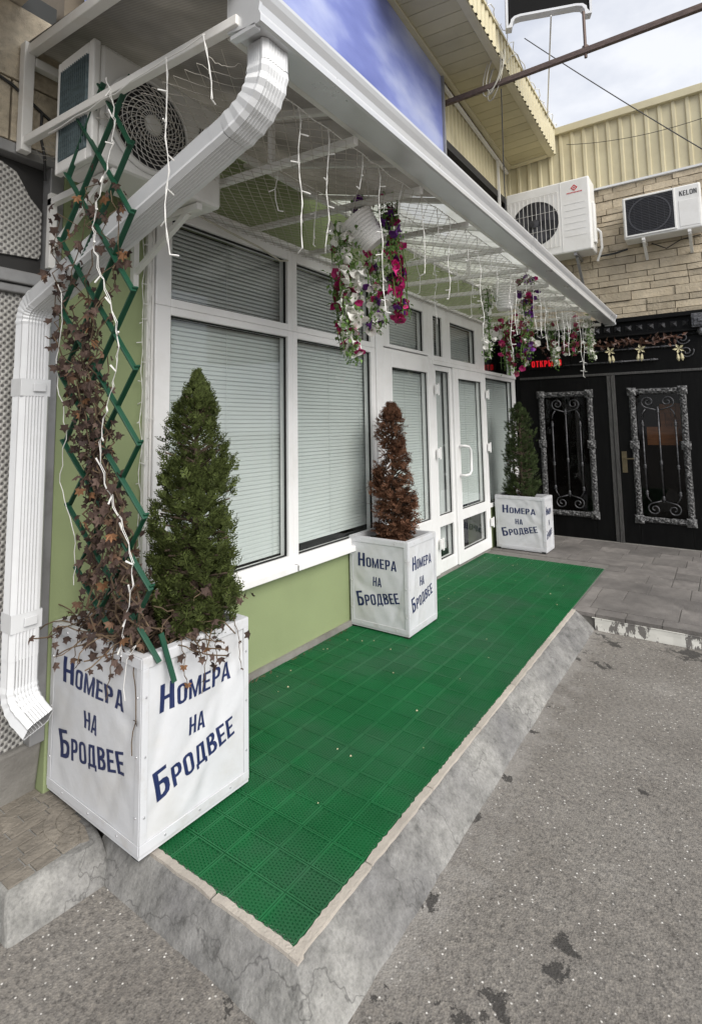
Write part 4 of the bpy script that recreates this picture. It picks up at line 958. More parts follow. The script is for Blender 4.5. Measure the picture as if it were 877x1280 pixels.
# left unit, facing the street
ac = thing('air_conditioner', 'white outdoor unit with round spiral fan grille under the canopy, top left', 'air conditioner', (1.43, 2.0, 2.54), 'outdoor air conditioning units')
ax0, ax1, ay0, ay1, az0, az1 = 1.078, 1.745, 1.84, 2.12, 2.515, 2.995
mb = MB(); mb.box(ax0 + .03, ax1, ay0 + .012, ay1, az0, az1); mb.build('casing', 'ac_white', ac, bevel=.018)
mb = MB(); mb.box(ax0 + .002, ax0 + .029, ay0 + .05, ay1 - .02, az0 + .05, az1 - .05)
for k in range(14): mb.box(ax0 - .006, ax0 + .004, ay0 + .055 + k * .0145, ay0 + .058 + k * .0145, az0 + .05, az1 - .05)
mb.build('condenser_fins', 'fins', ac)
mb = MB(); mb.box(ax0, ax0 + .03, ay0 + .012, ay0 + .05, az0, az1); mb.box(ax0, ax0 + .03, ay1 - .02, ay1, az0, az1); mb.box(ax0, ax0 + .03, ay0 + .05, ay1 - .02, az0, az0 + .05); mb.box(ax0, ax0 + .03, ay0 + .05, ay1 - .02, az1 - .05, az1); mb.build('side_frame', 'ac_white', ac, bevel=.006)
fc_ = (1.338, ay0 + .010, 2.745)
mb = MB(); mb.lathe([(.001, 0), (.186, 0)], (fc_[0], ay0 + .0105, fc_[2]), (0, -1, 0), 40); mb.build('fan_recess', 'ac_dark', ac)
mb = MB(); fan_grille(mb, (fc_[0], ay0 + .002, fc_[2]), (0, -1, 0), (1, 0, 0), (0, 0, 1), .183, 9, 28, .0019, 1.3); mb.lathe([(.04, .01), (.04, .018), (.026, .024), (.001, .025)], (fc_[0], ay0, fc_[2]), (0, -1, 0), 18); mb.build('fan_grille', 'ac_grille_white', ac)
mb = MB(); mb.lathe([(.187, 0), (.187, .012), (.198, .012), (.206, 0)], (fc_[0], ay0 + .008, fc_[2]), (0, -1, 0), 44); mb.build('fan_rim', 'ac_white', ac, smooth=True)
mb = MB(); P, wd = text_polys('AUX', .032, 1, .12); lay(mb, P, Vector((1.6, ay0 + .009, 2.83)), Vector((1, 0, 0)), Vector((0, 0, 1))); mb.build('lettering', 'logo_black', ac)
for x in (1.19, 1.62):
    mb = MB(); mb.bar((x, ay0 + .02, az0 - .02), (x, YW, az0 - .02), .03, .03); mb.bar((x, ay0 + .1, az0 - .03), (x, YW, az0 - .26), .025, .025); mb.bar((x, YW - .015, az0 - .32), (x, YW - .015, az0 + .02), .03, .03, (1, 0, 0)); mb.build('bracket', 'white_tube', ac)
# big unit at the end
ac = thing('air_conditioner', 'large white outdoor unit with red diamond logo above the gutter end', 'air conditioner', (7.55, 1.7, 3.64), 'outdoor air conditioning units')
X = 7.40
MB().box(X, 7.74, 1.195, 2.235, 3.645, 4.60).build('casing', 'ac_white', ac, bevel=.02)
mb = MB(); mb.lathe([(.001, 0), (.30, 0)], (X - .0015, 1.87, 4.11), (-1, 0, 0), 40); mb.build('fan_recess', 'ac_dark', ac)
mb = MB(); fan_blades(mb, (X - .004, 1.87, 4.11), (-.1, 0, 0), (0, 1, 0), (0, 0, 1), .28, 3); mb.build('fan', 'ac_fan', ac)
mb = MB()
for k in range(12): mb.tube([(X - .014, 1.57 + k * .0545, 3.75), (X - .014, 1.57 + k * .0545, 4.47)], .0028, 4)
for z in (3.75, 3.99, 4.23, 4.47): mb.tube([(X - .014, 1.57, z), (X - .014, 2.17, z)], .0028, 4)
mb.build('wire_guard', 'ac_grille_white', ac)
mb = MB(); mb.box(X - .004, X - .001, 1.535, 1.54, 3.66, 4.585)
for k in range(6): mb.box(X - .003, X - .001, 1.25, 1.5, 3.85 + k * .085, 3.857 + k * .085)
mb.build('front_panel', 'ac_white', ac)
mb = MB(); u, v, O = Vector((0, -1, 0)), Vector((0, 0, 1)), Vector((X - .004, 1.37, 4.48))
for r0, r1 in ((.026, .042), (.0, .012)):
    for k in range(4):
        d = [(1, 0), (0, 1), (-1, 0), (0, -1)]; a, b = d[k], d[(k + 1) % 4]
        mb.poly([O + u * a[0] * r0 + v * a[1] * r0, O + u * a[0] * r1 + v * a[1] * r1, O + u * b[0] * r1 + v * b[1] * r1, O + u * b[0] * r0 + v * b[1] * r0] if r0 else [O, O + u * a[0] * r1 + v * a[1] * r1, O + u * b[0] * r1 + v * b[1] * r1])
for k in range(11): mb.poly([O + u * (-.09 + k * .017) + v * -.068, O + u * (-.078 + k * .017) + v * -.068, O + u * (-.078 + k * .017) + v * -.054, O + u * (-.09 + k * .017) + v * -.054])
mb.build('logo', 'logo_red', ac)
mb = MB(); mb.box(7.5, 7.6, 1.165, 1.195, 3.75, 4.28); mb.tube([(7.6, 1.17, 3.95), (7.62, 1.13, 3.9), (7.65, 1.13, 3.7), (7.7, 1.2, 3.55)], .018, 6); mb.build('valve_cover', 'ac_white', ac, bevel=.01)
for y in (1.4, 2.05):
    mb = MB(); mb.bar((7.42, y, 3.62), (7.82, y, 3.62), .035, .035); mb.bar((7.5, y, 3.6), (7.81, y, 3.28), .03, .03); mb.build('bracket', 'grey_frame', ac)
# third unit
ac = thing('air_conditioner', 'smaller white outdoor unit lettered KELON on the stone wall', 'air conditioner', (7.6, .46, 3.7), 'outdoor air conditioning units')
X = 7.50
MB().box(X, 7.76, .065, .86, 3.70, 4.23).build('casing', 'ac_white', ac, bevel=.018)
mb = MB(); mb.box(X - .002, X + .001, .335, .825, 3.745, 4.195); mb.build('fan_recess', 'ac_dark', ac)
mb = MB(); mb.lathe([(.205, 0), (.205, .008), (.22, .008), (.222, 0)], (X - .003, .58, 3.97), (-1, 0, 0), 40); mb.build('fan_rim', 'ac_fan', ac)
mb = MB()
for k in range(22): mb.box(X - .012, X - .006, .34, .82, 3.755 + k * .02, 3.759 + k * .02)
for k in range(7): mb.box(X - .009, X - .005, .35 + k * .077, .354 + k * .077, 3.75, 4.19)
mb.build('louvre', 'ac_fan', ac)
mb = MB()
for q in ((.315, .335, 3.725, 4.215), (.825, .845, 3.725, 4.215), (.335, .825, 3.725, 3.745), (.335, .825, 4.195, 4.215)): mb.box(X - .014, X - .001, *q)
mb.build('grille_frame', 'ac_white', ac, bevel=.004)
mb = MB(); mb.box(X - .004, X + .002, .09, .285, 3.74, 4.05); mb.build('front_panel', 'ac_white', ac, bevel=.003)
mb = MB(); P, wd = text_polys('KELON', .06, 1, .1, .16, 1.0); lay(mb, P, Vector((X - .003, .272, 4.105)), Vector((0, -1, 0)), Vector((0, 0, 1))); mb.build('lettering', 'logo_black', ac)
for y in (.2, .66):
    mb = MB(); mb.bar((7.5, y, 3.68), (7.82, y, 3.68), .035, .03); mb.bar((7.52, y, 3.66), (7.81, y, 3.5), .03, .03); mb.build('bracket', 'ac_white', ac)
cable([(7.74, 1.2, 3.62), (7.76, 1.0, 3.63), (7.77, .86, 3.66)], .014, 'cable_black', 'black refrigerant hose between the two outdoor units on the stone wall')
cable([(7.76, .6, 3.68), (7.75, .45, 3.58), (7.76, .3, 3.66), (7.76, .1, 3.68)], .007, 'cable_black', 'black lead drooping under the KELON outdoor unit')
cable([(7.5, 1.75, 3.6), (7.6, 1.6, 3.4), (7.72, 1.5, 3.24), (7.8, 1.42, 3.2)], .022, 'rust_steel', 'thick dull hose under the large outdoor unit')

# ================================================================== PLANTERS
def planter(F, Lx, Ly, rot, H, label, grow=.0, lean=0):
    F = Vector((F[0], F[1], 0)); ux = Vector((math.cos(R(rot)), math.sin(R(rot)), 0)); uy = Vector((-ux.y, ux.x, 0)); C = F + ux * Lx / 2 + uy * Ly / 2
    t = thing('planter', label, 'planter', C, 'white lettered planter boxes')
    z0, z1 = .012, H
    def cor(i, j, z):
        g = 1 + grow * (z / H); return C + ux * Lx * (i - .5) * g + uy * Ly * (j - .5) * g + Vector((0, 0, z))
    sides = [((0, 1), (0, 0), -ux), ((0, 0), (1, 0), -uy), ((1, 0), (1, 1), ux), ((1, 1), (0, 1), uy)]
    seed = F.x * 3
    for k, (a, b, nrm) in enumerate(sides):
        A0, B0, A1, B1 = cor(*a, z0), cor(*b, z0), cor(*a, z1), cor(*b, z1)
        amp = .003; folds = [(random.choice((.3, .55, .8, -.5, -.75)), uni(-.4, .4), uni(.03, .06), uni(-.0055, .004)) for _ in range(7)]
        def fn(u, v):
            p = A0.lerp(B0, u).lerp(A1.lerp(B1, u), v); e = min(u, 1 - u, v, 1 - v) * 8; e = min(1, e)
            wr = nz3((u * 2.2 + seed, v * 1.6, k)) * amp + amp * .9 * nz3(((u + v) * 7 + seed, (u - v) * 1.6, k + 5))
            for (c0, c1, wd_, am) in folds: d_ = (u - .5) * c0 + (v - .5) * (1 - abs(c0)) * 1.3 - c1; wr += am * math.exp(-(d_ / wd_) ** 2)
            return p + nrm * e * (wr - .0015)
        mb = MB(); mb.grid(fn, 44, 52); pn = mb.build('panel', 'vinyl', t, smooth=True)
        tr = MB(); W = (B0 - A0).length; ud = (B0 - A0).normalized(); tw = .028; th = .004
        def strip(pts, off):
            P = [p + nrm * .0005 for p in pts]; Q = [p + nrm * off for p in pts]; tr.hexa(P, Q)
        strip([A0.lerp(A1, .02), B0.lerp(B1, .02), B0.lerp(B1, .07), A0.lerp(A1, .07)], th)
        strip([A0.lerp(A1, .945), B0.lerp(B1, .945), B1, A1], th)
        strip([A0.lerp(A1, .07), A0.lerp(A1, .07) + ud * tw, A0.lerp(A1, .945) + ud * tw, A0.lerp(A1, .945)], th * .9)
        strip([B0.lerp(B1, .07) - ud * tw, B0.lerp(B1, .07), B0.lerp(B1, .945), B0.lerp(B1, .945) - ud * tw], th * .9)
        tr.build('trim', 'vinyl_trim', t, bevel=.0015)
        rv = MB()
        for (u, v) in ((.03, .2), (.03, .5), (.03, .8), (.97, .2), (.97, .5), (.97, .8), (.2, .045), (.5, .045), (.8, .045), (.2, .975), (.8, .975)):
            p = A0.lerp(B0, u).lerp(A1.lerp(B1, u), v) + nrm * th; rv.lathe([(.005, 0), (.0035, .0025), (.0005, .003)], p, nrm, 8)
        rv.build('rivets', 'rivet', t, kind='stuff')
        if k < 2:
            for word, x0, wfrac, zf, cap, sm, ang in (('НОМЕРА', .15, .66, .675, .15, .72, 0), ('НА', .405, .15, .475, .10, 1, 0), ('БРОДВЕЕ', .14, .72, .225, .16, .72, 11.5)):
                P, wd = text_polys(word, 1.0, sm, .10, .165); sy = cap * H; sx = wfrac * W / wd; ca_, sa_ = math.cos(R(ang)), math.sin(R(ang))
                bm = bmesh.new()
                for p in P:
                    q = []
                    for a_, b_ in p:
                        X_, Y_ = a_ * sx, b_ * sy; q.append(bm.verts.new(((x0 * W + X_ * ca_ - Y_ * sa_) / W, (zf * H + X_ * sa_ + Y_ * ca_) / H, 0)))
                    bm.faces.new(q)
                bmesh.ops.triangulate(bm, faces=bm.faces[:]); bmesh.ops.subdivide_edges(bm, edges=bm.edges[:], cuts=3, use_grid_fill=True)
                lt = MB(); bm.verts.index_update()
                lt.add([Vector(fn(v_.co.x, v_.co.y)) + nrm * .0016 for v_ in bm.verts], [tuple(v_.index for v_ in f_.verts) for f_ in bm.faces]); bm.free()
                lt.build('lettering', 'navy_print', pn, smooth=True)
    # rim, liner and soil
    rm = MB(); iw = .03
    cs = [cor(0, 0, z1), cor(1, 0, z1), cor(1, 1, z1), cor(0, 1, z1)]; ci = [c + (Vector((C.x, C.y, c.z)) - c).normalized() * iw * 1.4 for c in cs]
    for i in range(4): j = (i + 1) % 4; rm.add([cs[i] + Vector((0, 0, .004)), cs[j] + Vector((0, 0, .004)), ci[j] + Vector((0, 0, .004)), ci[i] + Vector((0, 0, .004)), ci[j] - Vector((0, 0, .15)), ci[i] - Vector((0, 0, .15)), cs[i], cs[j]], [(0, 1, 2, 3), (3, 2, 4, 5), (6, 7, 1, 0)])
    rm.build('rim', 'vinyl_trim', t)
    so_ = MB()
    def sf(u, v):
        p = ci[0].lerp(ci[1], u).lerp(ci[3].lerp(ci[2], u), v); return p + Vector((0, 0, -.05 + .02 * nz3((p.x * 14, p.y * 14, 2))))
    so_.grid(sf, 14, 14); so_.build('soil', 'soil', t, smooth=True)
    for i, j in ((0, 0), (1, 0), (1, 1), (0, 1)):
        p = C + ux * Lx * (i - .5) * .9 + uy * Ly * (j - .5) * .9; MB().box(p.x - .02, p.x + .02, p.y - .02, p.y + .02, 0, .02).build('foot', 'dark_gap', t)
    return C
C1 = planter((1.252, 1.715), .53, .64, -1.0, .672, 'white planter nearest the camera, lettered, ivy and trellis growing from it', -.008)
C2 = planter((3.555, 1.868), .465, .475, 0.5, .655, 'white lettered planter with dead brown conifer beside the doors', .02)
C3 = planter((6.655, 1.735), .32, .565, -1, .625, 'farthest white lettered planter, beside the black doors', .01)

# ================================================================== CONIFERS
def conifer(label, mat, base, h, prof, count, size, droop=0, seed=1, lean=(0, 0), twigs=0):
    random.seed(seed)
    t = thing('conifer', label, 'conifer', base)
    B = Vector(base); mb = MB(); mb.tube([B + Vector((0, 0, -.06)), B + Vector((lean[0] * .5, lean[1] * .5, h * .5)), B + Vector((lean[0], lean[1], h * .93))], [.02, .013, .004], 7); mb.build('trunk', 'bark', t)
    def rad(f):
        for (a, ra), (b, rb) in zip(prof, prof[1:]):
            if a <= f <= b: return ra + (rb - ra) * (f - a) / (b - a)
        return prof[-1][1]
    fo = MB(); br = MB(); clumps = [(rnd() ** 1.1, uni(0, 2 * math.pi), uni(.78, 1.28)) for _ in range(105)] + [(uni(.93, 1), uni(0, 6.28), .8) for _ in range(4)]
    for k in range(count):
        if rnd() < .72:                        # sprays gather in clumps round branch tips
            cf, ca, cr_ = random.choice(clumps); f = min(1, max(0, cf + random.gauss(0, .028))); a = ca + random.gauss(0, .26); r = rad(f) * cr_ * (.62 + .38 * math.sqrt(rnd()))
        else: f = rnd() ** 1.1; a = uni(0, 2 * math.pi); r = rad(f) * (.2 + .62 * math.sqrt(rnd()))
        p = B + Vector((lean[0] * f + r * math.cos(a), lean[1] * f + r * math.sin(a), f * h))
        out = Vector((math.cos(a), math.sin(a), 0)); tan = Vector((-out.y, out.x, 0))
        d = (out * uni(.35, 1.0) + Vector((0, 0, uni(.5, 1.3) if not droop else uni(-.5, .9))) + tan * uni(-.5, .5)).normalized()
        if f > .9: d = (d + Vector((0, 0, 1.6))).normalized()
        s = size * uni(.65, 1.3) * (1 - .35 * f)
        side = (tan * uni(.3, 1) + out * uni(-.8, .8) + Vector((0, 0, uni(-.3, .3)))); side = (side - d * side.dot(d)).normalized()
        nm = d.cross(side)
        p0 = p - d * s * .5
        if k % 6 == 0: br.tube([B + Vector((lean[0] * f, lean[1] * f, max(0, f * h - .06))), p0], .0035, 4, False)
        n = 4
        fo.add([p0 - side * s * .02, p0 + d * s * .5 + side * s * .04, p0 + d * s * 1.05, p0 + d * s * .5 - side * s * .04 + nm * s * .03], [(0, 1, 2, 3)])
        for i in range(1, n + 1):
            q = p0 + d * s * (.12 + .2 * i); L2 = s * (.5 - .075 * i) * uni(.8, 1.2)
            for sg_ in (-1, 1):
                e = (d * .75 + side * sg_ * .8 + nm * uni(-.35, .35)).normalized(); w_ = e.cross(nm).normalized() * L2 * .19
                fo.add([q, q + e * L2 * .5 + w_, q + e * L2, q + e * L2 * .5 - w_], [(0, 1, 2, 3)])
                if i < 4:
                    q2 = q + e * L2 * .5
                    for e2 in ((e + side * sg_ * .7 + nm * .3).normalized(), (e + d * .8).normalized()):
                        l3 = L2 * .5; w3 = e2.cross(nm); w3 = w3.normalized() * l3 * .24 if w3.length > .01 else w_ * .4
                        fo.add([q2, q2 + e2 * l3 * .5 + w3, q2 + e2 * l3, q2 + e2 * l3 * .5 - w3], [(0, 1, 2, 3)])
    fo.build('foliage', mat, t, kind='stuff'); br.build('branches', 'bark', t, kind='stuff')
    return t
conifer('fresh green thuja standing in the nearest planter', 'thuja', (1.60, 1.845, .63), 1.09, [(0, .13), (.15, .165), (.45, .16), (.68, .135), (.84, .09), (.95, .04), (1, .01)], 3000, .076, seed=3)
conifer('dead rust brown thuja standing in the middle planter', 'thuja_dead', (3.80, 2.105, .61), 1.03, [(0, .10), (.1, .14), (.3, .15), (.6, .125), (.85, .1), (.95, .06), (1, .02)], 2500, .08, 1, seed=5)
conifer('dark green thuja standing in the farthest planter', 'thuja_dark', (6.86, 2.03, .58), 1.13, [(0, .17), (.15, .195), (.5, .18), (.8, .15), (.93, .1), (1, .02)], 1800, .08, seed=9)

# ================================================================== TRELLIS AND IVY
random.seed(21)
tr = thing('trellis', 'green diamond lattice trellis rising from the nearest planter to the canopy tube', 'trellis', (1.36, 1.9, .6))
TL_ = [(1.29, 2.13, .66), (1.26, 2.18, .953), (1.20, 2.177, 1.28), (1.15, 2.11, 1.51), (1.12, 2.09, 1.76), (1.08, 2.033, 2.005), (1.06, 2.012, 2.25), (1.085, 1.985, 2.74)]
TR_ = [(1.31, 1.70, .66), (1.27, 1.70, .918), (1.19, 1.667, 1.38), (1.14, 1.63, 1.672), (1.09, 1.58, 1.925), (1.06, 1.554, 2.15), (1.085, 1.63, 2.74)]
def along(tab, f):
    z = .66 + 2.08 * f
    for a, b in zip(tab, tab[1:]):
        if z <= b[2] or b is tab[-1]: return Vector(a).lerp(Vector(b), (z - a[2]) / (b[2] - a[2]))
def tl(f): return along(TL_, f)
def trr(f): return along(TR_, f)
NN_ = 8
for k in range(-2, NN_ + 1):
    for dirn in (0, 1):
        f0, f1 = k / NN_, (k + 2) / NN_
        a, b = (tl, trr) if dirn == 0 else (trr, tl)
        s0, s1 = 0, 1
        if f0 < 0: s0 = (0 - f0) / (f1 - f0)
        if f1 > 1.02: s1 = (1.02 - f0) / (f1 - f0)
        if s1 - s0 < .2: continue
        P0, P1 = a(f0), b(f1); off = Vector((-.004 if dirn else .004, 0, 0))
        A_, B_ = P0.lerp(P1, s0) + off, P0.lerp(P1, s1) + off
        e = (B_ - A_).normalized() * .012
        MB().bar(A_ - e, B_ + e, .007, .021, (1, 0, 0.1)).build('slat', 'trellis', tr, bevel=.0015)
MB().bar((1.33, 1.715, .74), (1.36, 1.672, .57), .007, .02, (1, 0, 0)).build('slat', 'trellis', tr)
# ivy
iv = thing('ivy', 'withered brown ivy climbing the green trellis in the nearest planter', 'ivy', (1.36, 1.9, .64))
stems = MB(); nodes_ = []
def tp(f, s): return tl(f).lerp(trr(f), s)
for k in range(15):
    f = 0; sc_ = (.22, .5, .7)[k % 3]; s = sc_ + uni(-.12, .12); pts = []; fm = random.choice((.45, .6, .72, .8, .86))
    while f < fm:
        pts.append(tp(f, s) + Vector((uni(-.05, .03), uni(-.02, .02), uni(-.01, .01))))
        f += .022; s += uni(-.1, .1); s += (sc_ + .22 * math.sin(f * 7 + k % 3) - s) * .25; 
        s = min(max(s, -.05), 1.05)
    stems.tube(pts, [.005 - .0035 * i / len(pts) for i in range(len(pts))], 5); nodes_ += [(p, i * .022) for i, p in enumerate(pts)]
tang = []
for k in range(110):        # tangle over the soil
    a = uni(0, 2 * math.pi); p = Vector((1.52 + uni(-.21, .2), 2.0 + uni(-.24, .27), .64)); pts = [p.copy()]; d = Vector((uni(-1, 1), uni(-1, 1), uni(.4, 1.6))).normalized()
    for i in range(9):
        p = p + d * .034; d = (d + Vector((uni(-.5, .5), uni(-.5, .5), uni(-.65, .25)))).normalized()
        if p.z < .66: p.z = .66
        pts.append(p.copy())
    stems.tube(pts, .0026, 4); tang += pts[2:]
hang = []
for (x, y, x2, y2, ln) in ((1.245, 2.12, 1.235, 2.13, .12), (1.26, 1.95, 1.236, 1.9, .2), (1.26, 1.80, 1.237, 1.745, .34), (1.42, 1.71, 1.43, 1.69, .16), (1.55, 1.71, 1.5, 1.688, .22), (1.58, 1.71, 1.58, 1.69, .14), (1.7, 1.71, 1.72, 1.688, .2)):
    pts = [Vector((x + .05 * (1 if y > 1.75 else 0), y + .05, .66)), Vector((x, y, .695))]
    for i in range(9): t = (i + 1) / 9; pts.append(Vector((x + (x2 - x) * t + uni(-.008, .008) * (1 if y < 1.75 else 0), y + (y2 - y) * min(1, t * 3) + uni(-.012, .012) * (1 if y > 1.75 else 0), .69 - ln * t)))
    stems.tube(pts, .0018, 4); hang += pts[4:]
pts = [Vector((1.66, 2.0, .66)), Vector((1.72, 1.95, .70)), Vector((1.77, 1.9, .73))]; stems.tube(pts, .002, 4); wild = pts
stems.build('stems', 'ivy_stem', iv, kind='stuff')
leaf_mes = []
for k in range(4):
    mb = MB(); angs = [(-150, .42), (-105, .72), (-70, .45), (-42, .85), (-18, .55), (0, 1.0), (18, .55), (42, .85), (70, .45), (105, .72), (150, .42)]
    cur = uni(.3, .9)
    V = [(0, 0, 0)]
    for (a, r_) in angs:
        x, y = r_ * math.cos(R(a)), r_ * math.sin(R(a)); V.append((x * .8 + .1, y, -cur * abs(y) * .6 - .35 * cur * max(0, x) ** 2 + uni(-.08, .08)))
    mb.add(V, [(0, i, i + 1) for i in range(1, len(angs))])
    leaf_mes.append([None] * 4)
    for c in range(4): leaf_mes[k][c] = mb.mesh('leaf', 'ivy_leaf_%d' % c)
cand = []
random.shuffle(nodes_)
for (p, f) in nodes_:
    if rnd() < (1.2 if f < .62 else .7): cand.append((p + Vector((uni(-.045, .02), uni(-.04, .04), uni(-.03, .03))), uni(.021, .037)))
random.shuffle(cand); cand = cand[:222]
for p in random.sample(tang, 64): cand.append((p + Vector((uni(-.02, .02), uni(-.02, .02), uni(-.005, .02))), uni(.018, .034)))
for p in wild[:2] + random.sample(hang, 10): cand.append((p, uni(.014, .026)))
extra = MB()
for (p, s) in cand[:300]:
    me = random.choice(leaf_mes)[random.choices((0, 1, 2, 3), (5, 3, 4, 1.2))[0]]
    rot = Matrix.Rotation(uni(0, 6.28), 3, 'Z') @ Matrix.Rotation(uni(.4, 1.7), 3, 'Y') @ Matrix.Rotation(uni(-.6, .6), 3, 'X')
    inst('leaf', me, iv, p, rot, (s, s, s * uni(.7, 1.4)))
V6 = [(0, 0, 0), (-.1, .55, -.15), (.35, .45, -.2), (.55, .75, -.45), (.75, .25, -.3), (1.15, 0, -.6), (.75, -.25, -.3), (.55, -.75, -.45), (.35, -.45, -.2), (-.1, -.55, -.15)]
for (p, f) in nodes_ + nodes_[:140] + [(q, 0) for q in random.sample(tang, 420)]:
    q = p + Vector((uni(-.035, .035), uni(-.045, .045), uni(-.04, .04))); s = uni(.016, .031); rot = Matrix.Rotation(uni(0, 6.28), 3, 'Z') @ Matrix.Rotation(uni(.2, 1.9), 3, 'Y') @ Matrix.Rotation(uni(-1, 1), 3, 'X'); cu_ = uni(.6, 1.6)
    extra.add([q + rot @ (Vector((v[0], v[1], v[2] * cu_)) * s) for v in V6], [(0, k, k + 1) for k in range(1, 9)])
extra.build('small_leaves', 'ivy_leaf_0', iv, kind='stuff')

# ================================================================== HANGING BASKETS
fl_me = {}
for nm, mt_ in (('w', 'petal_white'), ('m', 'petal_magenta'), ('p', 'petal_purple'), ('d', 'petal_wine')):
    mb = MB(); n = 10; mb.v.append(Vector((0, 0, -.9)))
    for (r_, z_) in ((.16, -.45), (.42, -.12), (1.0, .08)):
        for i in range(n):
            a = 2 * math.pi * i / n; k = (1.0 if i % 2 else .84) if r_ > .9 else 1; mb.v.append(Vector((r_ * k * math.cos(a), r_ * k * math.sin(a), z_ + (.10 * math.sin(i * 2.4) if r_ > .9 else 0))))
    for i in range(n): mb.f.append((0, 1 + i, 1 + (i + 1) % n))
    for q in range(2):
        for i in range(n): mb.f.append((1 + q * n + i, 1 + (q + 1) * n + i, 1 + (q + 1) * n + (i + 1) % n, 1 + q * n + (i + 1) % n))
    fl_me[nm] = mb.mesh('flower', mt_, smooth=True)
LAT = Vector((.598, -.801, 0)); OUTV = Vector((-.801, -.598, 0))
def basket(label, C, axis, potr, poth, trails, seed, fsize, hook_z, bare=False):
    random.seed(seed); C = Vector(C); t = thing('hanging_basket', label, 'flower basket', C, 'hanging petunia baskets')
    ax = Vector(axis).normalized(); base = C - ax * poth / 2
    mb = MB(); pr = [(.001, 0), (potr * .62, 0)]; n = 9
    for i in range(n + 1): f = i / n; pr += [(potr * (.64 + .36 * f), poth * f), (potr * (.64 + .36 * f) + .007, poth * (f + .05))]
    pr += [(potr * 1.08, poth * 1.04), (potr * 1.08, poth * 1.1), (potr * .98, poth * 1.1), (potr * .9, poth * .8), (.001, poth * .8)]
    mb.lathe(pr, base, ax, 28); mb.build('pot', 'basket_white', t)
    rim = base + ax * poth * 1.05; a = ax.orthogonal().normalized(); b = ax.cross(a); hk = Vector((C.x, C.y, hook_z)); hg = MB()
    for k in range(3): p = rim + (a * math.cos(2.1 * k + .4) + b * math.sin(2.1 * k + .4)) * potr * 1.02; hg.tube([p, p.lerp(hk, .5), hk], .003, 5)
    hg.tube([hk, hk + Vector((0, 0, .05))], .004, 5); hg.build('hanger', 'wire_white', t)
    lv = MB(); vine = MB()
    for (o, spread, ln, colors, nf, outw) in trails:
        st_ = rim + LAT * o[0] + OUTV * o[1] + Vector((0, 0, o[2]))
        for k in range(5):
            pts = []; q = st_ + LAT * uni(-spread, spread) + OUTV * uni(-spread, spread)
            for i in range(9): f = i / 8; pts.append(q + LAT * (outw[0] * f + uni(-.01, .01)) + OUTV * (outw[1] * f) + Vector((0, 0, -ln * f * uni(.92, 1.0) + .03 * math.sin(f * 3))))
            vine.tube(pts, .0022, 4)
        for k in range(nf):
            f = rnd(); sp_ = spread * (1.15 - .45 * f)
            p = st_ + LAT * (outw[0] * f + random.gauss(0, sp_ * .6)) + OUTV * (outw[1] * f + random.gauss(0, sp_ * .6)) + Vector((0, 0, -ln * f + uni(-.02, .03)))
            out = (LAT * uni(-1, 1) + OUTV * uni(-.5, 1) + Vector((0, 0, uni(-.6, .6))))
            if rnd() < .35: out = LAT * uni(-.6, .6) + OUTV * .3 + Vector((0, 0, uni(-1.2, -.3)))
            rot = out.to_track_quat('Z', 'Y').to_matrix()
            inst('flower', fl_me[random.choice(colors)], t, p, rot, fsize * uni(.85, 1.25))
        for k in range(int(nf * 5.5)):
            f = rnd(); sp_ = spread * (1.0 - .35 * f)
            p = st_ + LAT * (outw[0] * f + random.gauss(0, sp_ * .6)) + OUTV * (outw[1] * f + random.gauss(0, sp_ * .6)) + Vector((0, 0, -ln * f + uni(-.03, .03)))
            s = uni(.016, .032); rot = Matrix.Rotation(uni(0, 6.28), 3, 'Z') @ Matrix.Rotation(uni(-1.4, 1.4), 3, 'Y')
            lv.add([p + rot @ (Vector(v) * s) for v in ((0, 0, 0), (.5, .36, .1), (1.1, 0, -.1), (.5, -.36, .1))], [(0, 1, 2, 3)])
    lv.build('leaves', 'petunia_leaf', t, kind='stuff'); vine.build('stems', 'petunia_leaf', t, kind='stuff')
basket('tilted white pot of white, magenta and purple petunias hanging nearest the camera', (2.465, 1.49, 2.525), LAT * -.62 + Vector((0, 0, .8)), .098, .165,
    [((-.075, .02, -.05), .062, .72, 'wwwwwwwwmd', 120, (.04, .03)), ((.17, .02, .10), .05, .66, 'pppmmmpd', 76, (.06, .0)), ((.10, -.02, -.17), .06, .44, 'wwwwdpm', 48, (.0, .0)), ((.05, -.06, .12), .06, .12, 'wpwm', 12, (0, 0)), ((-.12, -.03, -.3), .04, .42, 'mddm', 16, (.06, 0))], 31, .029, 2.93)
basket('upright white pot of petunias hanging before the entrance doors', (4.82, 1.5, 2.585), (0.05, 0, 1), .1, .2,
    [((-.17, 0, -.02), .045, .62, 'wwwwww', 54, (.0, .0)), ((.19, .02, .08), .07, .72, 'mpppdddw', 78, (-.03, 0)), ((.03, -.06, -.3), .08, .46, 'ddddm', 46, (.02, 0)), ((.16, .0, -.4), .06, .3, 'wwwm', 16, (-.02, 0))], 33, .027, 2.93)
basket('farthest petunia basket trailing white and wine flowers under the gutter end', (6.75, 1.42, 2.64), (0, 0, 1), .1, .17,
    [((-.2, 0, -.1), .05, .52, 'wwwwd', 40, (.06, .0)), ((.24, .0, -.02), .05, .52, 'wwwww', 44, (.04, 0)), ((.04, .0, -.06), .12, .42, 'dddmw', 44, (0, 0))], 35, .028, 2.9)

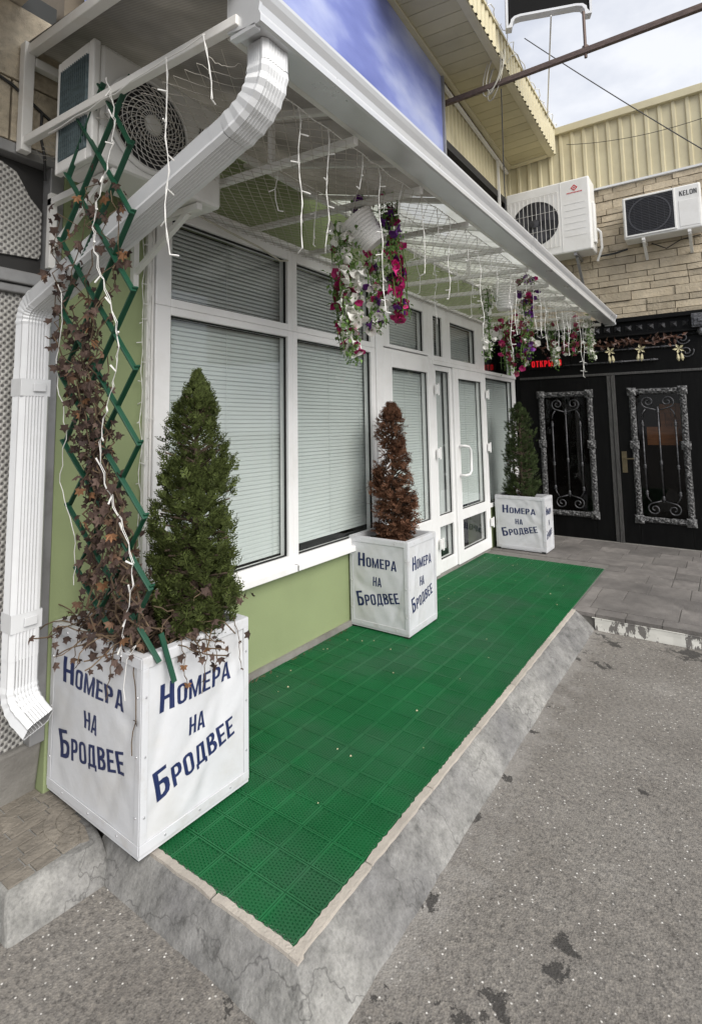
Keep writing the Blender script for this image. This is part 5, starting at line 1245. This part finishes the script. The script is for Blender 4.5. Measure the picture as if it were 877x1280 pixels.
# ================================================================== NET AND STRING LIGHTS
random.seed(77)
nt_ = MB(); zN = 2.632
P_ = .085
def clipnet(a, b):
    # clip segment to y range 1.15..2.34, x range 1.1..7.3
    a, b = Vector(a), Vector(b)
    for ax_, lo, hi in ((1, 1.15, 2.335), (0, 1.08, 7.3)):
        for lim, sgn in ((lo, 1), (hi, -1)):
            da, db = (a[ax_] - lim) * sgn, (b[ax_] - lim) * sgn
            if da < 0 and db < 0: return None
            if da < 0: a = a.lerp(b, da / (da - db))
            elif db < 0: b = b.lerp(a, db / (db - da))
    return a, b
k = -30
while k < 90:
    x0 = 1.08 + k * P_
    for sgn in (1, -1):
        a = (x0, 1.15, zN); b = (x0 + sgn * 1.185 * 1.5, 2.335, zN + .05)
        s = clipnet(a, b)
        if s and (s[1] - s[0]).length > .05:
            pts = [s[0].lerp(s[1], i / 10) + Vector((0, 0, .012 * nz3((i * .7, k, sgn)) - .02 * math.sin(math.pi * i / 10))) for i in range(11)]
            nt_.tube(pts, .0014, 3, False)
    k += 1
nt_.build('net', 'net_string', label='fine string net stretched flat below the canopy tubes', cat='net')
def strands(label, pts, lens, r=.0015, n_b=.055):
    th_ = thing('string_lights', label, 'string lights', pts[0], 'white icicle light strings')
    mb = MB(); feed = []
    for i, p in enumerate(pts):
        p = Vector(p); feed.append(p)
        if i < len(pts) - 1: feed.append(p.lerp(Vector(pts[i + 1]), .5) - Vector((0, 0, uni(.0, .012))))
    mb.tube(feed, .0022, 5); mb.build('feed_wire', 'wire_white', th_)
    for p, ln in zip(pts, lens):
        if ln <= 0: continue
        p = Vector(p); s = MB(); n = max(3, int(ln / .05)); q = []; ph = uni(0, 6)
        dx, dy = uni(-.02, .02), uni(-.02, .02)
        for i in range(n + 1): f = i / n; q.append(p + Vector((dx * f + .006 * math.sin(ph + i * 1.3), dy * f + .006 * math.cos(ph * 2 + i * 1.1), -ln * f)))
        s.tube(q, r, 5); s.tube([v + Vector((.004 * math.sin(i_ * 2.2), .004 * math.cos(i_ * 2.2), 0)) for i_, v in enumerate(q)], r * .8, 4)
        for i in range(1, n + 1):
            if i % 2 == 0 or i == n:
                a = uni(0, 6.28); d = Vector((math.cos(a), math.sin(a), uni(-.6, .1))) * uni(.022, .034); s.tube([q[i], q[i] + d * .6, q[i] + d], [.0018, .003, .0026], 5)
        s.build('light_strand', 'wire_white', th_)
gx = [1.32 + .2 * i + uni(-.05, .05) for i in range(30)]
strands('white icicle lights hung along the back of the gutter', [(x, 1.19, 2.668) for x in gx], [random.choice((.18, .3, .42, .62, .14, .5)) * uni(.85, 1.15) for _ in gx])
gy = [1.18, 1.36, 1.55, 1.72, 1.9, 2.1]
strands('white icicle lights hung on the end tube above the nearest planter', [(1.04, y, 2.672) for y in gy], [.2, .64, .0, .0, .0, .0])
gx2 = [1.75 + .36 * i + uni(-.08, .08) for i in range(15)]
strands('white icicle lights hung under the middle of the canopy', [(x, 1.56, 2.66) for x in gx2], [random.choice((.2, .32, .5, .28)) * uni(.85, 1.15) for _ in gx2])
gx3 = [2.6 + .16 * i + uni(-.05, .05) for i in range(28)]
strands('short fine white icicle lights woven through the net towards the far end', [(x, 1.36, 2.65) for x in gx3], [random.choice((.12, .2, .3)) * uni(.85, 1.2) for _ in gx3], r=.0011)
strands('thin white light wire hanging down the left jamb of the first window', [(1.665, 2.335, 2.62), (1.70, 2.325, 2.64)], [1.75, 1.3])
# loose light wire woven through the ivy and down the window jamb
vv = []
for i in range(76): f = i / 75; vv.append(tp(1.0 - f * 1.0, .78 + .14 * math.sin(f * 17)) + Vector((-.05, -.012 + .008 * math.sin(i * 2.3), .008 * math.sin(i * 1.9))))
vv += [Vector((1.27, 1.78, .7)), Vector((1.24, 1.79, .66)), Vector((1.236, 1.80, .56)), Vector((1.237, 1.79, .52))]
th_ = thing('string_lights', 'single white light wire woven down through the withered ivy', 'string lights', vv[0], 'white icicle light strings')
mb = MB(); mb.tube(vv, .0013, 5); mb.tube([p + Vector((.003, .004 * math.sin(i * 1.7), .004)) for i, p in enumerate(vv[:-3])], .0012, 4)
mb.build('feed_wire', 'wire_white', th_)
for i in range(2, 76, 4):
    a = uni(0, 6.28); d = Vector((-.4, math.cos(a), math.sin(a))) * .028; b_ = MB(); b_.tube([vv[i], vv[i] + d], [.0025, .0035], 5); b_.build('bulb', 'wire_white', th_)
lw = [tp(.66 - .56 * i / 34, .12 + .05 * math.sin(i * .5)) + Vector((-.04 + .004 * math.sin(i * 2), .006 * math.cos(i * 1.7), 0)) for i in range(35)]
cable(lw, .0018, 'wire_white', 'second white light wire hanging at the left edge of the trellis')
cable([(1.76, 2.31, 2.70), (2.0, 2.28, 2.66), (2.2, 2.27, 2.63), (2.45, 2.26, 2.60), (2.7, 2.3, 2.58), (2.78, 2.3, 2.60)], .006, 'cable_pale', 'pale cable sagging along the top of the first window')

# pale chips and crumbs scattered on the mat
random.seed(5); mb = MB()
for k in range(46):
    x, y = uni(1.8, 6.2), uni(1.15, 2.3); r_ = uni(.003, .007); a = uni(0, 6)
    mb.add([(x + r_ * math.cos(a), y + r_ * math.sin(a), .002), (x + r_ * math.cos(a + 2), y + r_ * math.sin(a + 2), .002), (x + r_ * math.cos(a + 4), y + r_ * math.sin(a + 4), .002), (x, y, .002 + r_)], [(0, 1, 3), (1, 2, 3), (2, 0, 3)])
mb.build('litter', 'garland_pale', kind='stuff', label='tiny pale crumbs scattered over the green mat', cat='litter')
# dead weeds and grit along the foot of the green wall
mb = MB()
for k in range(150):
    x = uni(1.85, 3.5); b = Vector((x, YW - .028 - rnd() * .02, 0)); d = Vector((uni(-1, 1), uni(-1, .2), uni(.1, 1.0))).normalized() * uni(.01, .035) * (1.6 if nz3((x * 6, 0, 0)) > .1 else .6)
    w_ = d.orthogonal().normalized() * .003; mb.add([b - w_, b + w_, b + d], [(0, 1, 2)])
mb.build('dead_weeds', 'ivy_stem', kind='stuff', label='dead weeds and grit along the foot of the green wall', cat='weeds')
